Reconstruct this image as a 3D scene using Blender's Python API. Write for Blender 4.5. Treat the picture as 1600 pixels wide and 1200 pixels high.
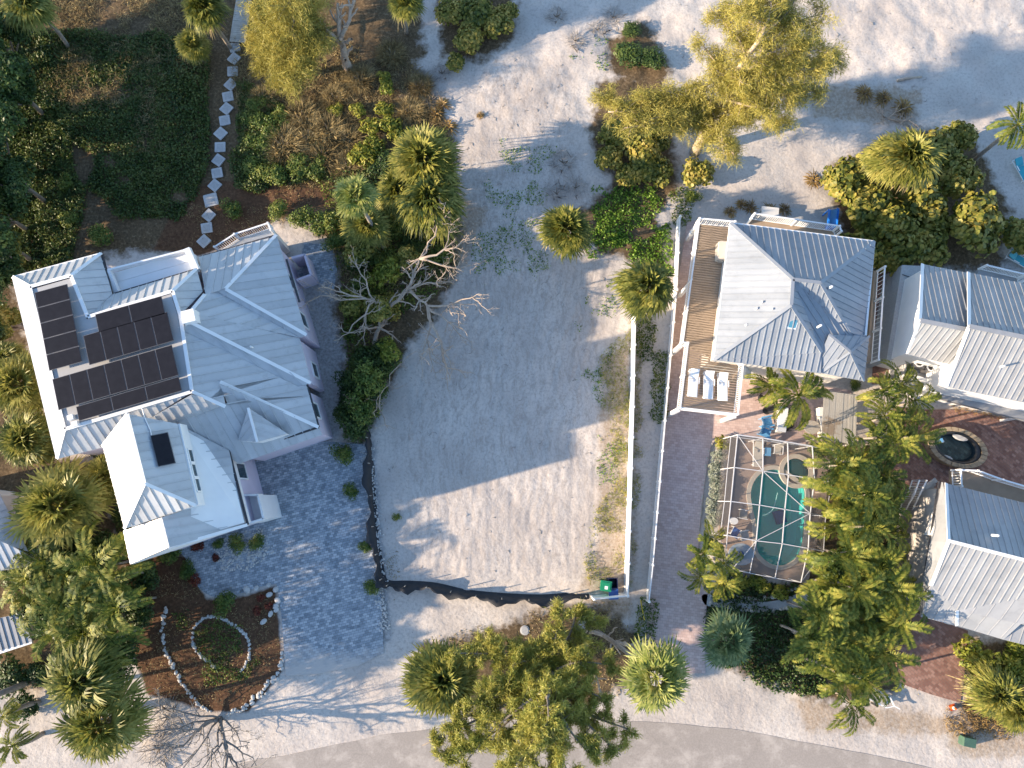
import bpy, math, random
import numpy as np
from mathutils import Vector, Matrix
for _o in list(bpy.data.objects): bpy.data.objects.remove(_o)
random.seed(11); RNG = np.random.default_rng(5)
SC = bpy.context.scene; COL = SC.collection
# ---------------------------------------------------------------- camera
H = 52.0; FPX = 1111.0; TILT = math.radians(9.0)
cd = bpy.data.cameras.new('camera'); cam = bpy.data.objects.new('camera', cd); COL.objects.link(cam)
cam.location = (0, 0, H); cam.rotation_euler = (TILT, 0, 0)
cd.sensor_width = 36.0; cd.lens = FPX / 1600 * 36.0; cd.clip_start = 0.5; cd.clip_end = 3000
SC.camera = cam
# ---------------------------------------------------------------- sky, sun, exposure
SUN_EL = math.radians(17.0); SUN_DIR = math.radians(13.0)      # the light travels towards +x, a little +y
wd = bpy.data.worlds.new('World'); SC.world = wd; wd.use_nodes = True
nt = wd.node_tree; bg = nt.nodes['Background']
sky = nt.nodes.new('ShaderNodeTexSky'); sky.sky_type = 'NISHITA'; sky.sun_disc = False
sky.sun_elevation = SUN_EL
sky.sun_rotation = math.radians(270.0) - SUN_DIR
sky.air_density = 1.0; sky.dust_density = 0.4; sky.ozone_density = 2.2
nt.links.new(sky.outputs[0], bg.inputs[0]); bg.inputs[1].default_value = 0.15
sl = bpy.data.lights.new('sun', 'SUN'); sun = bpy.data.objects.new('sun', sl); COL.objects.link(sun)
sl.energy = 5.0; sl.angle = math.radians(0.55); sl.color = (1.0, 0.80, 0.58)
ld = Vector((math.cos(SUN_DIR) * math.cos(SUN_EL), math.sin(SUN_DIR) * math.cos(SUN_EL), -math.sin(SUN_EL)))
sun.rotation_euler = ld.to_track_quat('-Z', 'Y').to_euler(); sun.location = (-60, -14, 40)
SC.view_settings.view_transform = 'Standard'; SC.view_settings.look = 'None'
SC.view_settings.gamma = 1.0; SC.view_settings.exposure = 1.38
try: SC.view_settings.use_curve_mapping = False
except Exception: pass
SC.render.engine = 'CYCLES'
SC.cycles.transparent_max_bounces = 16

# ---------------------------------------------------------------- helpers
_c, _s = math.cos(TILT), math.sin(TILT)
def P(px, py, z=0.0):
    """photo pixel -> the point of height z that is seen there"""
    x = (px - 800) / FPX; y = (600 - py) / FPX
    dy = y * _c + _s; dz = y * _s - _c
    k = (H - z) / -dz
    return Vector((x * k, dy * k, z))
def W(*pts, z=0.0): return [P(a, b, z) for a, b in pts]
ORG = {}
def tag(o, label=None, cat=None, group=None, kind=None):
    if label: o['label'] = label
    if cat: o['category'] = cat
    if group: o['group'] = group
    if kind: o['kind'] = kind
    return o
def thing(name, loc, label, cat, group=None, rz=0.0):
    o = bpy.data.objects.new(name, None); COL.objects.link(o); o.empty_display_size = 0.2
    o.location = loc; o.rotation_euler = (0, 0, rz); ORG[o.name] = Vector(loc)
    return tag(o, label, cat, group)
def obj(name, me, parent=None, loc=(0, 0, 0), rz=0.0, sc=1.0):
    o = bpy.data.objects.new(name, me); COL.objects.link(o)
    o.location = loc; o.rotation_euler = (0, 0, rz)
    o.scale = sc if isinstance(sc, (tuple, list)) else (sc, sc, sc)
    if parent: o.parent = parent
    return o
class MB:
    """collects shapes in world coordinates, builds ONE mesh object"""
    def __init__(s): s.v = []; s.f = []
    def add(s, vs, fs):
        n = len(s.v); s.v += [tuple(v) for v in vs]; s.f += [tuple(i + n for i in f) for f in fs]; return s
    def box(s, c, size, rz=0.0, M=None):
        hx, hy, hz = size[0] / 2, size[1] / 2, size[2] / 2
        R = M if M is not None else Matrix.Rotation(rz, 3, 'Z'); c = Vector(c)
        vs = [c + R @ Vector((a * hx, b * hy, d * hz)) for d in (-1, 1) for a, b in ((-1, -1), (1, -1), (1, 1), (-1, 1))]
        return s.add(vs, [(3, 2, 1, 0), (4, 5, 6, 7), (0, 1, 5, 4), (1, 2, 6, 5), (2, 3, 7, 6), (3, 0, 4, 7)])
    def beam(s, a, b, w, h, up=(0, 0, 1)):
        a = Vector(a); b = Vector(b); d = b - a; L = d.length
        if L < 1e-5: return s
        x = d / L; y = Vector(up).cross(x)
        if y.length < 1e-4: y = Vector((0, 1, 0)).cross(x)
        y.normalize(); z = x.cross(y)
        return s.box((a + b) / 2, (L, w, h), M=Matrix((x, y, z)).transposed())
    def prism(s, poly, z0, z1):
        n = len(poly); poly = [Vector((p[0], p[1], 0)) for p in poly]
        ar = sum(poly[i].x * poly[(i + 1) % n].y - poly[(i + 1) % n].x * poly[i].y for i in range(n))
        if ar < 0: poly = poly[::-1]
        vs = [(p.x, p.y, z0) for p in poly] + [(p.x, p.y, z1) for p in poly]
        fs = [tuple(range(n - 1, -1, -1)), tuple(range(n, 2 * n))]
        fs += [(i, (i + 1) % n, n + (i + 1) % n, n + i) for i in range(n)]
        return s.add(vs, fs)
    def slab(s, pts, th):
        """a 3D polygon thickened downwards"""
        n = len(pts); pts = [Vector(p) for p in pts]
        ar = sum(pts[i].x * pts[(i + 1) % n].y - pts[(i + 1) % n].x * pts[i].y for i in range(n))
        if ar < 0: pts = pts[::-1]
        vs = [p - Vector((0, 0, th)) for p in pts] + pts
        fs = [tuple(range(n - 1, -1, -1)), tuple(range(n, 2 * n))]
        fs += [(i, (i + 1) % n, n + (i + 1) % n, n + i) for i in range(n)]
        return s.add(vs, fs)
    def tube(s, pts, rads, n=7, cap=True):
        pts = [Vector(p) for p in pts]
        if not isinstance(rads, (list, tuple)): rads = [rads] * len(pts)
        rings = []; up = Vector((0.31, 0.17, 0.93))
        for i, p in enumerate(pts):
            d = (pts[min(i + 1, len(pts) - 1)] - pts[max(i - 1, 0)])
            if d.length < 1e-6: d = Vector((0, 0, 1))
            d.normalize(); a = d.cross(up)
            if a.length < 0.05: a = d.cross(Vector((1, 0, 0)))
            a.normalize(); b = d.cross(a)
            rings.append([p + (a * math.cos(t) + b * math.sin(t)) * rads[i] for t in [2 * math.pi * k / n for k in range(n)]])
        vs = [v for r in rings for v in r]; fs = []
        for i in range(len(pts) - 1):
            for k in range(n):
                fs.append((i * n + k, i * n + (k + 1) % n, (i + 1) * n + (k + 1) % n, (i + 1) * n + k))
        if cap: fs.append(tuple(range(n - 1, -1, -1))); fs.append(tuple(range((len(pts) - 1) * n, len(pts) * n)))
        return s.add(vs, fs)
    def lathe(s, c, prof, n=16, sx=1.0, sy=1.0, rz=0.0, caps=True):
        c = Vector(c); vs = []; R = Matrix.Rotation(rz, 3, 'Z')
        for r, z in prof:
            for k in range(n):
                t = 2 * math.pi * k / n
                vs.append(c + R @ Vector((r * sx * math.cos(t), r * sy * math.sin(t), z)))
        fs = []
        for i in range(len(prof) - 1):
            for k in range(n): fs.append((i * n + k, i * n + (k + 1) % n, (i + 1) * n + (k + 1) % n, (i + 1) * n + k))
        if caps: fs.append(tuple(range(n - 1, -1, -1))); fs.append(tuple(range((len(prof) - 1) * n, len(prof) * n)))
        return s.add(vs, fs)
    def mesh(s, name, m, org=(0, 0, 0), smooth=False):
        me = bpy.data.meshes.new(name); o = Vector(org)
        me.from_pydata([(v[0] - o.x, v[1] - o.y, v[2] - o.z) for v in s.v], [], s.f)
        if m: me.materials.append(m)
        if smooth: me.polygons.foreach_set('use_smooth', [True] * len(me.polygons))
        me.update(); return me
    def build(s, name, m, parent=None, smooth=False, org=None):
        """world coordinates; a top-level mesh gets its origin at its base"""
        if parent is not None:
            o = ORG.get(parent.name, Vector((0, 0, 0)))
            ob = obj(name, s.mesh(name, m, o, smooth), parent); ORG[ob.name] = o; return ob
        if org is None:
            a = np.array(s.v); org = Vector(((a[:, 0].min() + a[:, 0].max()) / 2, (a[:, 1].min() + a[:, 1].max()) / 2, a[:, 2].min()))
        ob = obj(name, s.mesh(name, m, org, smooth), None, org); ORG[ob.name] = Vector(org); return ob
def fastmesh(name, V, F, m, smooth=False):
    V = np.asarray(V, dtype=np.float32).reshape(-1, 3); F = np.asarray(F, dtype=np.int32); k = F.shape[1]
    me = bpy.data.meshes.new(name); me.vertices.add(len(V)); me.vertices.foreach_set('co', V.ravel())
    me.loops.add(F.size); me.loops.foreach_set('vertex_index', F.ravel())
    me.polygons.add(len(F)); me.polygons.foreach_set('loop_start', np.arange(0, F.size, k, dtype=np.int32))
    try: me.polygons.foreach_set('loop_total', np.full(len(F), k, dtype=np.int32))
    except Exception: pass
    if smooth: me.polygons.foreach_set('use_smooth', np.ones(len(F), dtype=bool))
    if m: me.materials.append(m)
    me.update(calc_edges=True); me.validate(); return me
def vnoise(x, y, f, seed=0):
    r = np.random.default_rng(seed + 77); T = r.random((128, 128))
    X = x * f + 1000; Y = y * f + 1000; i = np.floor(X).astype(int); j = np.floor(Y).astype(int)
    u = X - i; v = Y - j; u = u * u * (3 - 2 * u); v = v * v * (3 - 2 * v); g = lambda a, b: T[a % 128, b % 128]
    return (g(i, j) * (1 - u) + g(i + 1, j) * u) * (1 - v) + (g(i, j + 1) * (1 - u) + g(i + 1, j + 1) * u) * v
def fbm(x, y, f, seed=0, o=4): return sum(vnoise(x, y, f * 2 ** k, seed + k) * 0.5 ** k for k in range(o)) / sum(0.5 ** k for k in range(o))
def sdist(x, y, poly):
    """signed distance to a polygon, positive inside (world metres)"""
    p = np.array([(q[0], q[1]) for q in poly]); n = len(p); d = np.full(x.shape, 1e9); ins = np.zeros(x.shape, bool)
    for i in range(n):
        a = p[i]; b = p[(i + 1) % n]; e = b - a; L = max((e ** 2).sum(), 1e-9)
        t = np.clip(((x - a[0]) * e[0] + (y - a[1]) * e[1]) / L, 0, 1)
        d = np.minimum(d, (x - a[0] - t * e[0]) ** 2 + (y - a[1] - t * e[1]) ** 2)
        c = (a[1] > y) != (b[1] > y)
        ins ^= c & (x < (b[0] - a[0]) * (y - a[1]) / ((b[1] - a[1]) if b[1] != a[1] else 1e-9) + a[0])
    return np.where(ins, 1, -1) * np.sqrt(d)
def smooth_poly(pts, n=6, closed=True):
    """Catmull-Rom through the points"""
    out = []; m = len(pts); pts = [Vector(p) for p in pts]
    for i in range(m if closed else m - 1):
        g = (lambda k: pts[k % m]) if closed else (lambda k: pts[min(max(k, 0), m - 1)])
        a, b, c, d = g(i - 1), g(i), g(i + 1), g(i + 2)
        for k in range(n):
            t = k / n
            out.append(0.5 * ((2 * b) + (c - a) * t + (2 * a - 5 * b + 4 * c - d) * t * t + (3 * b - a - 3 * c + d) * t ** 3))
    if not closed: out.append(pts[-1])
    return out
def inset(poly, d):
    """convex-ish polygon moved inwards by d"""
    poly = [Vector((p[0], p[1])) for p in poly]; n = len(poly)
    ar = sum(poly[i].x * poly[(i + 1) % n].y - poly[(i + 1) % n].x * poly[i].y for i in range(n))
    if ar < 0: poly = poly[::-1]
    out = []
    for i in range(n):
        e1 = (poly[i] - poly[i - 1]).normalized(); e2 = (poly[(i + 1) % n] - poly[i]).normalized()
        n1 = Vector((-e1.y, e1.x)); n2 = Vector((-e2.y, e2.x)); b = (n1 + n2)
        if b.length < 1e-3: b = n1
        b.normalize(); out.append(poly[i] + b * min(d / max(b.dot(n1), 0.35), 3 * abs(d)) * (1))
    return out

# ---------------------------------------------------------------- materials
def newmat(name):
    m = bpy.data.materials.new(name); m.use_nodes = True; t = m.node_tree
    return m, t, t.nodes['Principled BSDF']
def nd(t, kind, **kw):
    n = t.nodes.new(kind)
    for k, v in kw.items():
        if k in n.inputs.keys(): n.inputs[k].default_value = v
        else: setattr(n, k, v)
    return n
def ramp(t, fac, stops):
    r = t.nodes.new('ShaderNodeValToRGB'); e = r.color_ramp.elements
    while len(e) < len(stops): e.new(0.5)
    for k, (p, c) in enumerate(stops): e[k].position = p; e[k].color = (*c, 1)
    t.links.new(fac, r.inputs[0]); return r.outputs[0]
def mixc(t, fac, a, b, mode='MIX'):
    m = t.nodes.new('ShaderNodeMix'); m.data_type = 'RGBA'; m.blend_type = mode
    for sock, v in ((m.inputs[0], fac), (m.inputs[6], a), (m.inputs[7], b)):
        if hasattr(v, 'is_linked'): t.links.new(v, sock)
        elif isinstance(v, (int, float)): sock.default_value = v
        else: sock.default_value = (*v, 1)
    return m.outputs[2]
def bump(t, b, h, strength=0.3, dist=0.02):
    n = nd(t, 'ShaderNodeBump', Strength=strength, Distance=dist); t.links.new(h, n.inputs['Height']); t.links.new(n.outputs[0], b.inputs['Normal'])
def gpos(t):
    return t.nodes.new('ShaderNodeNewGeometry').outputs['Position']
def noise(t, vec, scale, detail=4, rough=0.55):
    n = nd(t, 'ShaderNodeTexNoise', Scale=scale, Detail=detail, Roughness=rough); t.links.new(vec, n.inputs['Vector']); return n.outputs[0]
def plain(name, c1, c2=None, scale=2.0, rough=0.6, bmp=0.0, metallic=0.0, bscale=None):
    m, t, b = newmat(name); c2 = c2 or tuple(x * 0.8 for x in c1); p = gpos(t)
    t.links.new(ramp(t, noise(t, p, scale, 5), [(0.3, c1), (0.72, c2)]), b.inputs['Base Color'])
    b.inputs['Roughness'].default_value = rough; b.inputs['Metallic'].default_value = metallic
    if 'roof' in name and 'metal' in name:      # each sheet weathers a little differently; grime and faint streaks
        src = b.inputs['Base Color'].links[0].from_socket; oi = t.nodes.new('ShaderNodeObjectInfo'); v = nd(t, 'ShaderNodeMapRange'); t.links.new(oi.outputs['Random'], v.inputs[0]); v.inputs[3].default_value = 0.88; v.inputs[4].default_value = 1.06
        cc = mixc(t, ramp(t, noise(t, p, 1.7, 7, 0.72), [(0.52, (0,) * 3), (0.74, (0.55,) * 3)]), src, tuple(x * 0.62 for x in c1)); vm = nd(t, 'ShaderNodeVectorMath', operation='SCALE'); t.links.new(cc, vm.inputs[0]); t.links.new(v.outputs[0], vm.inputs['Scale']); t.links.new(vm.outputs[0], b.inputs['Base Color'])
        t.links.new(ramp(t, noise(t, p, 3.0, 4), [(0.3, (rough - 0.08,) * 3), (0.7, (rough + 0.16,) * 3)]), b.inputs['Roughness'])
    if bmp: bump(t, b, noise(t, p, bscale or scale * 8, 4), bmp, 0.03)
    return m
def leafmat(name, dark, mid, light, scale=1.1, trans=0.25, rough=0.5):
    """leaf: three tones by clump and by leaf, and light passing through"""
    m, t, b = newmat(name); p = gpos(t)
    big = noise(t, p, scale, 2); fine = nd(t, 'ShaderNodeTexWhiteNoise'); sn = nd(t, 'ShaderNodeVectorMath', operation='SNAP')
    sn.inputs[1].default_value = (0.16, 0.16, 0.16); t.links.new(p, sn.inputs[0]); t.links.new(sn.outputs[0], fine.inputs['Vector'])
    mx = nd(t, 'ShaderNodeMath', operation='MULTIPLY_ADD'); t.links.new(fine.outputs[0], mx.inputs[0]); mx.inputs[1].default_value = 0.38
    ad = nd(t, 'ShaderNodeMath', operation='SUBTRACT'); t.links.new(big, ad.inputs[0]); ad.inputs[1].default_value = 0.19; t.links.new(ad.outputs[0], mx.inputs[2])
    oi = t.nodes.new('ShaderNodeObjectInfo'); a2 = nd(t, 'ShaderNodeMath', operation='MULTIPLY_ADD'); t.links.new(oi.outputs['Random'], a2.inputs[0]); a2.inputs[1].default_value = 0.16; t.links.new(mx.outputs[0], a2.inputs[2])
    col = ramp(t, a2.outputs[0], [(0.3, dark), (0.55, mid), (0.82, light)])
    t.links.new(col, b.inputs['Base Color']); b.inputs['Roughness'].default_value = rough
    b.inputs['Specular IOR Level'].default_value = 0.3
    tr = t.nodes.new('ShaderNodeBsdfTranslucent'); t.links.new(col, tr.inputs[0]); ms = t.nodes.new('ShaderNodeMixShader'); ms.inputs[0].default_value = trans
    t.links.new(b.outputs[0], ms.inputs[1]); t.links.new(tr.outputs[0], ms.inputs[2]); t.links.new(ms.outputs[0], t.nodes['Material Output'].inputs[0])
    return m
MT = {}
MT['roof'] = plain('white_metal_roof', (0.50, 0.51, 0.52), (0.43, 0.445, 0.46), 0.5, 0.38)
MT['roof2'] = plain('pale_metal_roof', (0.315, 0.325, 0.34), (0.26, 0.27, 0.285), 0.8, 0.45)
MT['roofr'] = plain('grey_white_metal_roof', (0.28, 0.305, 0.34), (0.235, 0.26, 0.295), 0.6, 0.45)
MT['deckroof'] = plain('roof_membrane', (0.42, 0.42, 0.42), (0.36, 0.37, 0.38), 1.0, 0.7)
MT['trim'] = plain('white_paint', (0.80, 0.80, 0.79), (0.74, 0.74, 0.74), 1.0, 0.5)
MT['lav'] = plain('lavender_stucco', (0.62, 0.56, 0.66), (0.56, 0.51, 0.60), 1.2, 0.8, 0.15)
MT['cream'] = plain('pale_siding', (0.68, 0.66, 0.62), (0.6, 0.59, 0.56), 1.2, 0.7)
MT['gutter'] = plain('dark_gutter', (0.03, 0.03, 0.035), (0.05, 0.05, 0.055), 2, 0.5)
MT['panel'] = plain('solar_cell', (0.012, 0.013, 0.019), (0.018, 0.019, 0.026), 3, 0.5); MT['panel'].node_tree.nodes['Principled BSDF'].inputs['Specular IOR Level'].default_value = 0.08
MT['alu'] = plain('aluminium_frame', (0.18, 0.18, 0.19), (0.14, 0.14, 0.15), 3, 0.45, metallic=0.6)
MT['glass'] = plain('window_glass', (0.03, 0.06, 0.07), (0.02, 0.04, 0.05), 1, 0.08)
MT['skyl'] = plain('skylight_glass', (0.08, 0.25, 0.36), (0.06, 0.2, 0.3), 1, 0.08)
MT['vinyl'] = plain('white_vinyl', (0.82, 0.82, 0.81), (0.78, 0.78, 0.77), 0.6, 0.4)
MT['black'] = plain('black_fabric', (0.016, 0.018, 0.022), (0.03, 0.032, 0.036), 2, 0.75, 0.3)
MT['blackmetal'] = plain('black_metal', (0.02, 0.02, 0.02), (0.035, 0.035, 0.035), 4, 0.5)
MT['greenbin'] = plain('green_plastic', (0.01, 0.26, 0.12), (0.012, 0.2, 0.1), 3, 0.45)
MT['bluebin'] = plain('blue_plastic', (0.02, 0.08, 0.28), (0.02, 0.06, 0.22), 3, 0.45)
MT['navybin'] = plain('navy_plastic', (0.008, 0.012, 0.05), (0.01, 0.018, 0.06), 3, 0.45)
MT['brightblue'] = plain('bright_blue_plastic', (0.01, 0.12, 0.55), (0.02, 0.2, 0.65), 3, 0.4)
MT['skyblue'] = plain('sky_blue_plastic', (0.12, 0.34, 0.60), (0.16, 0.42, 0.68), 3, 0.4)
MT['tealcloth'] = plain('teal_cloth', (0.02, 0.35, 0.42), (0.02, 0.25, 0.33), 3, 0.6)
MT['boxgreen'] = plain('utility_green', (0.06, 0.13, 0.09), (0.05, 0.1, 0.075), 3, 0.5)
MT['orange'] = plain('orange_plastic', (0.7, 0.12, 0.02), (0.6, 0.1, 0.02), 3, 0.5)
MT['yellow'] = plain('yellow_plastic', (0.7, 0.5, 0.03), (0.6, 0.42, 0.03), 3, 0.5)
MT['board'] = plain('tan_deck_board', (0.36, 0.27, 0.19), (0.28, 0.21, 0.145), 1.5, 0.7)
MT['greywood'] = plain('weathered_board', (0.42, 0.40, 0.36), (0.27, 0.25, 0.22), 1.6, 0.8, 0.2)
MT['bark'] = plain('grey_bark', (0.26, 0.22, 0.18), (0.14, 0.115, 0.09), 3, 0.9, 0.6)
MT['dead'] = plain('bleached_wood', (0.52, 0.41, 0.32), (0.34, 0.27, 0.21), 3, 0.85, 0.4)
MT['twig'] = plain('grey_twig', (0.26, 0.24, 0.22), (0.16, 0.145, 0.13), 3, 0.9)
MT['palmtrunk'] = plain('palm_trunk', (0.34, 0.29, 0.24), (0.2, 0.17, 0.14), 6, 0.9, 0.5)
MT['stone'] = plain('white_stone', (0.58, 0.56, 0.53), (0.4, 0.39, 0.37), 5, 0.85, 0.4)
MT['tanstone'] = plain('tan_stone', (0.40, 0.32, 0.22), (0.26, 0.2, 0.13), 3, 0.85, 0.5)
MT['slab'] = plain('stepping_slab', (0.50, 0.50, 0.49), (0.38, 0.38, 0.38), 4, 0.85, 0.3)
MT['slab2'] = plain('slab_inlay', (0.34, 0.34, 0.34), (0.44, 0.44, 0.43), 8, 0.9, 0.3)
MT['coping'] = plain('pool_coping', (0.52, 0.47, 0.39), (0.43, 0.38, 0.32), 2, 0.8, 0.2)
MT['pinkdeck'] = plain('pink_brown_pool_deck', (0.36, 0.27, 0.22), (0.28, 0.21, 0.175), 0.9, 0.8, 0.2)
MT['poolplaster'] = plain('teal_pool_plaster', (0.12, 0.58, 0.54), (0.09, 0.50, 0.48), 0.6, 0.6)
MT['spaplaster'] = plain('green_spa_plaster', (0.24, 0.62, 0.50), (0.2, 0.54, 0.44), 0.9, 0.6)
MT['rubber'] = plain('dark_liner', (0.012, 0.014, 0.016), (0.03, 0.03, 0.03), 2, 0.35)
MT['straw'] = leafmat('straw', (0.19, 0.145, 0.07), (0.32, 0.245, 0.115), (0.46, 0.37, 0.19), 0.8, 0.15, 0.8)
MT['sabal'] = leafmat('sabal_leaf', (0.075, 0.095, 0.016), (0.19, 0.195, 0.035), (0.37, 0.33, 0.08), 0.7, 0.25)
MT['sabalblue'] = leafmat('blue_green_fan_leaf', (0.08, 0.13, 0.05), (0.16, 0.22, 0.085), (0.30, 0.34, 0.15), 0.7, 0.2)
MT['areca'] = leafmat('areca_leaf', (0.042, 0.075, 0.010), (0.13, 0.16, 0.02), (0.32, 0.295, 0.05), 0.8, 0.3, 0.6)
MT['seagrape'] = leafmat('sea_grape_leaf', (0.06, 0.085, 0.016), (0.18, 0.18, 0.03), (0.38, 0.30, 0.07), 0.9, 0.2)
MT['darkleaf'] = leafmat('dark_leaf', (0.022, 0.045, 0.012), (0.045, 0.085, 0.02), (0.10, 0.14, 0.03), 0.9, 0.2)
MT['shrub'] = leafmat('shrub_leaf', (0.04, 0.08, 0.014), (0.095, 0.145, 0.024), (0.21, 0.23, 0.045), 1.2, 0.2)
MT['silver'] = leafmat('silver_leaf', (0.14, 0.17, 0.12), (0.24, 0.27, 0.2), (0.36, 0.38, 0.3), 1.5, 0.15)
MT['lime'] = leafmat('lime_leaf', (0.10, 0.14, 0.018), (0.22, 0.25, 0.035), (0.40, 0.36, 0.06), 1.4, 0.3)
MT['grass'] = leafmat('green_weed', (0.06, 0.13, 0.015), (0.13, 0.24, 0.025), (0.26, 0.36, 0.06), 1.2, 0.25)
MT['needle'] = leafmat('pine_needle', (0.15, 0.15, 0.03), (0.32, 0.285, 0.06), (0.50, 0.43, 0.11), 0.7, 0.3)
MT['needled'] = leafmat('green_pine_needle', (0.10, 0.135, 0.026), (0.25, 0.265, 0.05), (0.46, 0.42, 0.10), 0.7, 0.3)
MT['redleaf'] = leafmat('red_leaf', (0.06, 0.02, 0.012), (0.14, 0.03, 0.02), (0.22, 0.06, 0.03), 1.5, 0.2)
MT['ochre'] = leafmat('ochre_grass', (0.14, 0.09, 0.03), (0.27, 0.17, 0.055), (0.4, 0.27, 0.1), 1.2, 0.2)
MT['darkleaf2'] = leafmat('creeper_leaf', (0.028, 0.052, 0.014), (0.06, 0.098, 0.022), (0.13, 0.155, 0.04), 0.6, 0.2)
MT['sabalg'] = leafmat('light_fan_leaf', (0.10, 0.14, 0.03), (0.21, 0.25, 0.055), (0.40, 0.40, 0.13), 0.8, 0.25)
MT['cage'] = plain('cage_enamel', (0.56, 0.56, 0.57), (0.5, 0.5, 0.51), 2, 0.5)
MT['paleblue'] = plain('pale_blue_top', (0.30, 0.37, 0.44), (0.26, 0.33, 0.4), 2, 0.5)
# ================================================================ ground
def Z5(x, y): return (1090 + x / 4.8, 670 + y / 4.8)
POOL_PX = [Z5(*p) for p in ((395, 490), (418, 400), (480, 330), (570, 305), (640, 335), (690, 420), (770, 432), (802, 470), (803, 640), (785, 850), (740, 960), (640, 1022), (540, 1008), (465, 945), (440, 880), (436, 720), (410, 600))]
SPA_C = Z5(735, 318); SPA_R = 0.92
DECK_PX = [(1141, 681), (1306, 704), (1262, 912), (1165, 897), (1122, 838)]
litter = [W((-500, -500), (640, -500), (650, 0), (665, 80), (650, 100), (690, 185), (715, 225), (705, 290), (712, 330), (712, 420), (690, 480), (640, 540), (600, 620), (572, 690), (535, 690), (540, 560), (520, 480), (530, 400), (480, 350), (400, 340), (300, 380), (170, 400), (120, 415), (20, 445), (-500, 460)),
          W((-500, 430), (20, 440), (90, 715), (150, 720), (200, 880), (200, 1000), (120, 1075), (40, 1075), (-40, 1085), (-500, 1090)),
          W((935, 130), (1040, 100), (1050, 200), (1060, 290), (1030, 340), (1040, 420), (965, 400), (935, 395), (900, 330), (960, 285), (920, 220)),
          W((680, -60), (800, -60), (806, 60), (760, 95), (690, 90)), W((950, 60), (1010, 30), (1050, 110), (1000, 130), (950, 110)),
          W((660, 1010), (760, 985), (860, 950), (950, 950), (1000, 1000), (1000, 1060), (900, 1110), (760, 1110), (660, 1100)),
          W((1300, 260), (1420, 200), (1520, 210), (1580, 330), (1560, 420), (1400, 420), (1310, 360)),
          W((1106, 945), (1250, 950), (1420, 900), (1410, 1080), (1300, 1100), (1210, 1070), (1110, 1030)),
          W((1505, 1000), (1800, 1000), (1800, 1150), (1500, 1140)), W((1230, 690), (1420, 690), (1440, 960), (1230, 960))]
mulch = [W((195, 870), (290, 868), (322, 935), (360, 938), (430, 915), (442, 1050), (390, 1112), (330, 1112), (230, 1085), (200, 1000)),
         W((140, 690), (190, 700), (300, 860), (200, 900)), W((270, 330), (330, 280), (420, 290), (500, 270), (522, 320), (440, 330), (400, 375), (310, 400), (240, 390)),
         W((1140, 905), (1240, 915), (1240, 950), (1120, 930))]
shell = [W((470, 380), (525, 380), (535, 480), (540, 560), (532, 680), (500, 700)), W((566, 690), (585, 690), (604, 900), (612, 1000), (588, 1010), (575, 800)),
         W((325, 845), (415, 815), (432, 860), (395, 895), (340, 895)), W((118, 245), (150, 250), (165, 310), (280, 345), (280, 375), (130, 380), (110, 330)),
         W((1395, 400), (1800, 400), (1800, 470), (1395, 430))]
tanz = [W((940, 560), (985, 540), (980, 925), (900, 930), (935, 850)), W((986, 480), (1000, 480), (996, 700), (990, 930), (982, 930)),
        W((640, 120), (690, 150), (720, 300), (760, 330), (720, 430), (640, 420)), W((1240, 1090), (1260, 1140), (1480, 1150), (1490, 1180), (1800, 1180), (1800, 1120), (1500, 1120)), W((1270, 130), (1440, 140), (1430, 200), (1270, 180)),
        W((910, 935), (990, 935), (985, 965), (910, 965))]
hard = [W((270, 850), (415, 700), (575, 690), (600, 1000), (450, 1058)), W((1050, 330), (1200, 590), (1310, 690), (1140, 690), (1100, 950), (1100, 1050), (1008, 1040), (1012, 930)), W(*DECK_PX),
        W((1400, 630), (1800, 640), (1800, 800), (1400, 760)), W((1395, 950), (1515, 990), (1505, 1100), (1395, 1070))]
def grid_axis(a, b, st, far):
    core = np.arange(a, b + 1e-6, st); out = np.array([1, 2.5, 5, 10, 20, 45, 100, 250, 600])
    return np.concatenate([(a - out)[::-1], core, b + out]) if far else core
gx = grid_axis(-43, 43, 0.2, True); gy = grid_axis(-25, 46, 0.2, True)
GX, GY = np.meshgrid(gx, gy); X = GX.ravel(); Y = GY.ravel()
def zone(polys, soft): 
    d = np.full(X.shape, -1e9)
    for p in polys: d = np.maximum(d, sdist(X, Y, p))
    return np.clip(0.5 + d / soft, 0, 1)
a_lit = zone(litter, 2.2); a_mul = zone(mulch, 0.8); a_she = zone(shell, 1.0); a_tan = zone(tanz, 1.8); a_hard = zone(hard, 0.5)
GZ = (fbm(X, Y, 0.16, 3, 3) - 0.5) * 0.22 + (fbm(X, Y, 0.9, 9, 3) - 0.5) * 0.09
dune = np.clip((Y - 22) / 12, 0, 1) * (X > -12)
GZ += dune * ((fbm(X, Y, 0.5, 21, 4) - 0.5) * 0.35)
lotn = sdist(X, Y, W((600, 680), (690, 480), (730, 90), (900, 80), (960, 400), (970, 920), (620, 900)))
GZ += np.clip(lotn, 0, 1) * ((fbm(X * 1.6 + Y * 0.35, Y * 0.45, 1.5, 31, 3) - 0.5) * 0.04)
def rut(pts, wdt=.15, dep=.022):
    ln = [(q.x, q.y) for q in smooth_poly(W(*pts), 6, False)]; d = np.full(X.shape, 1e9)
    for (ax, ay), (bx, by) in zip(ln[:-1], ln[1:]):
        L = max((bx - ax) ** 2 + (by - ay) ** 2, 1e-9); tt = np.clip(((X - ax) * (bx - ax) + (Y - ay) * (by - ay)) / L, 0, 1); d = np.minimum(d, np.hypot(X - ax - tt * (bx - ax), Y - ay - tt * (by - ay)))
    return -dep * np.exp(-(d / wdt) ** 2) + dep * .6 * np.exp(-((d - wdt * 1.9) / wdt) ** 2)
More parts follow.
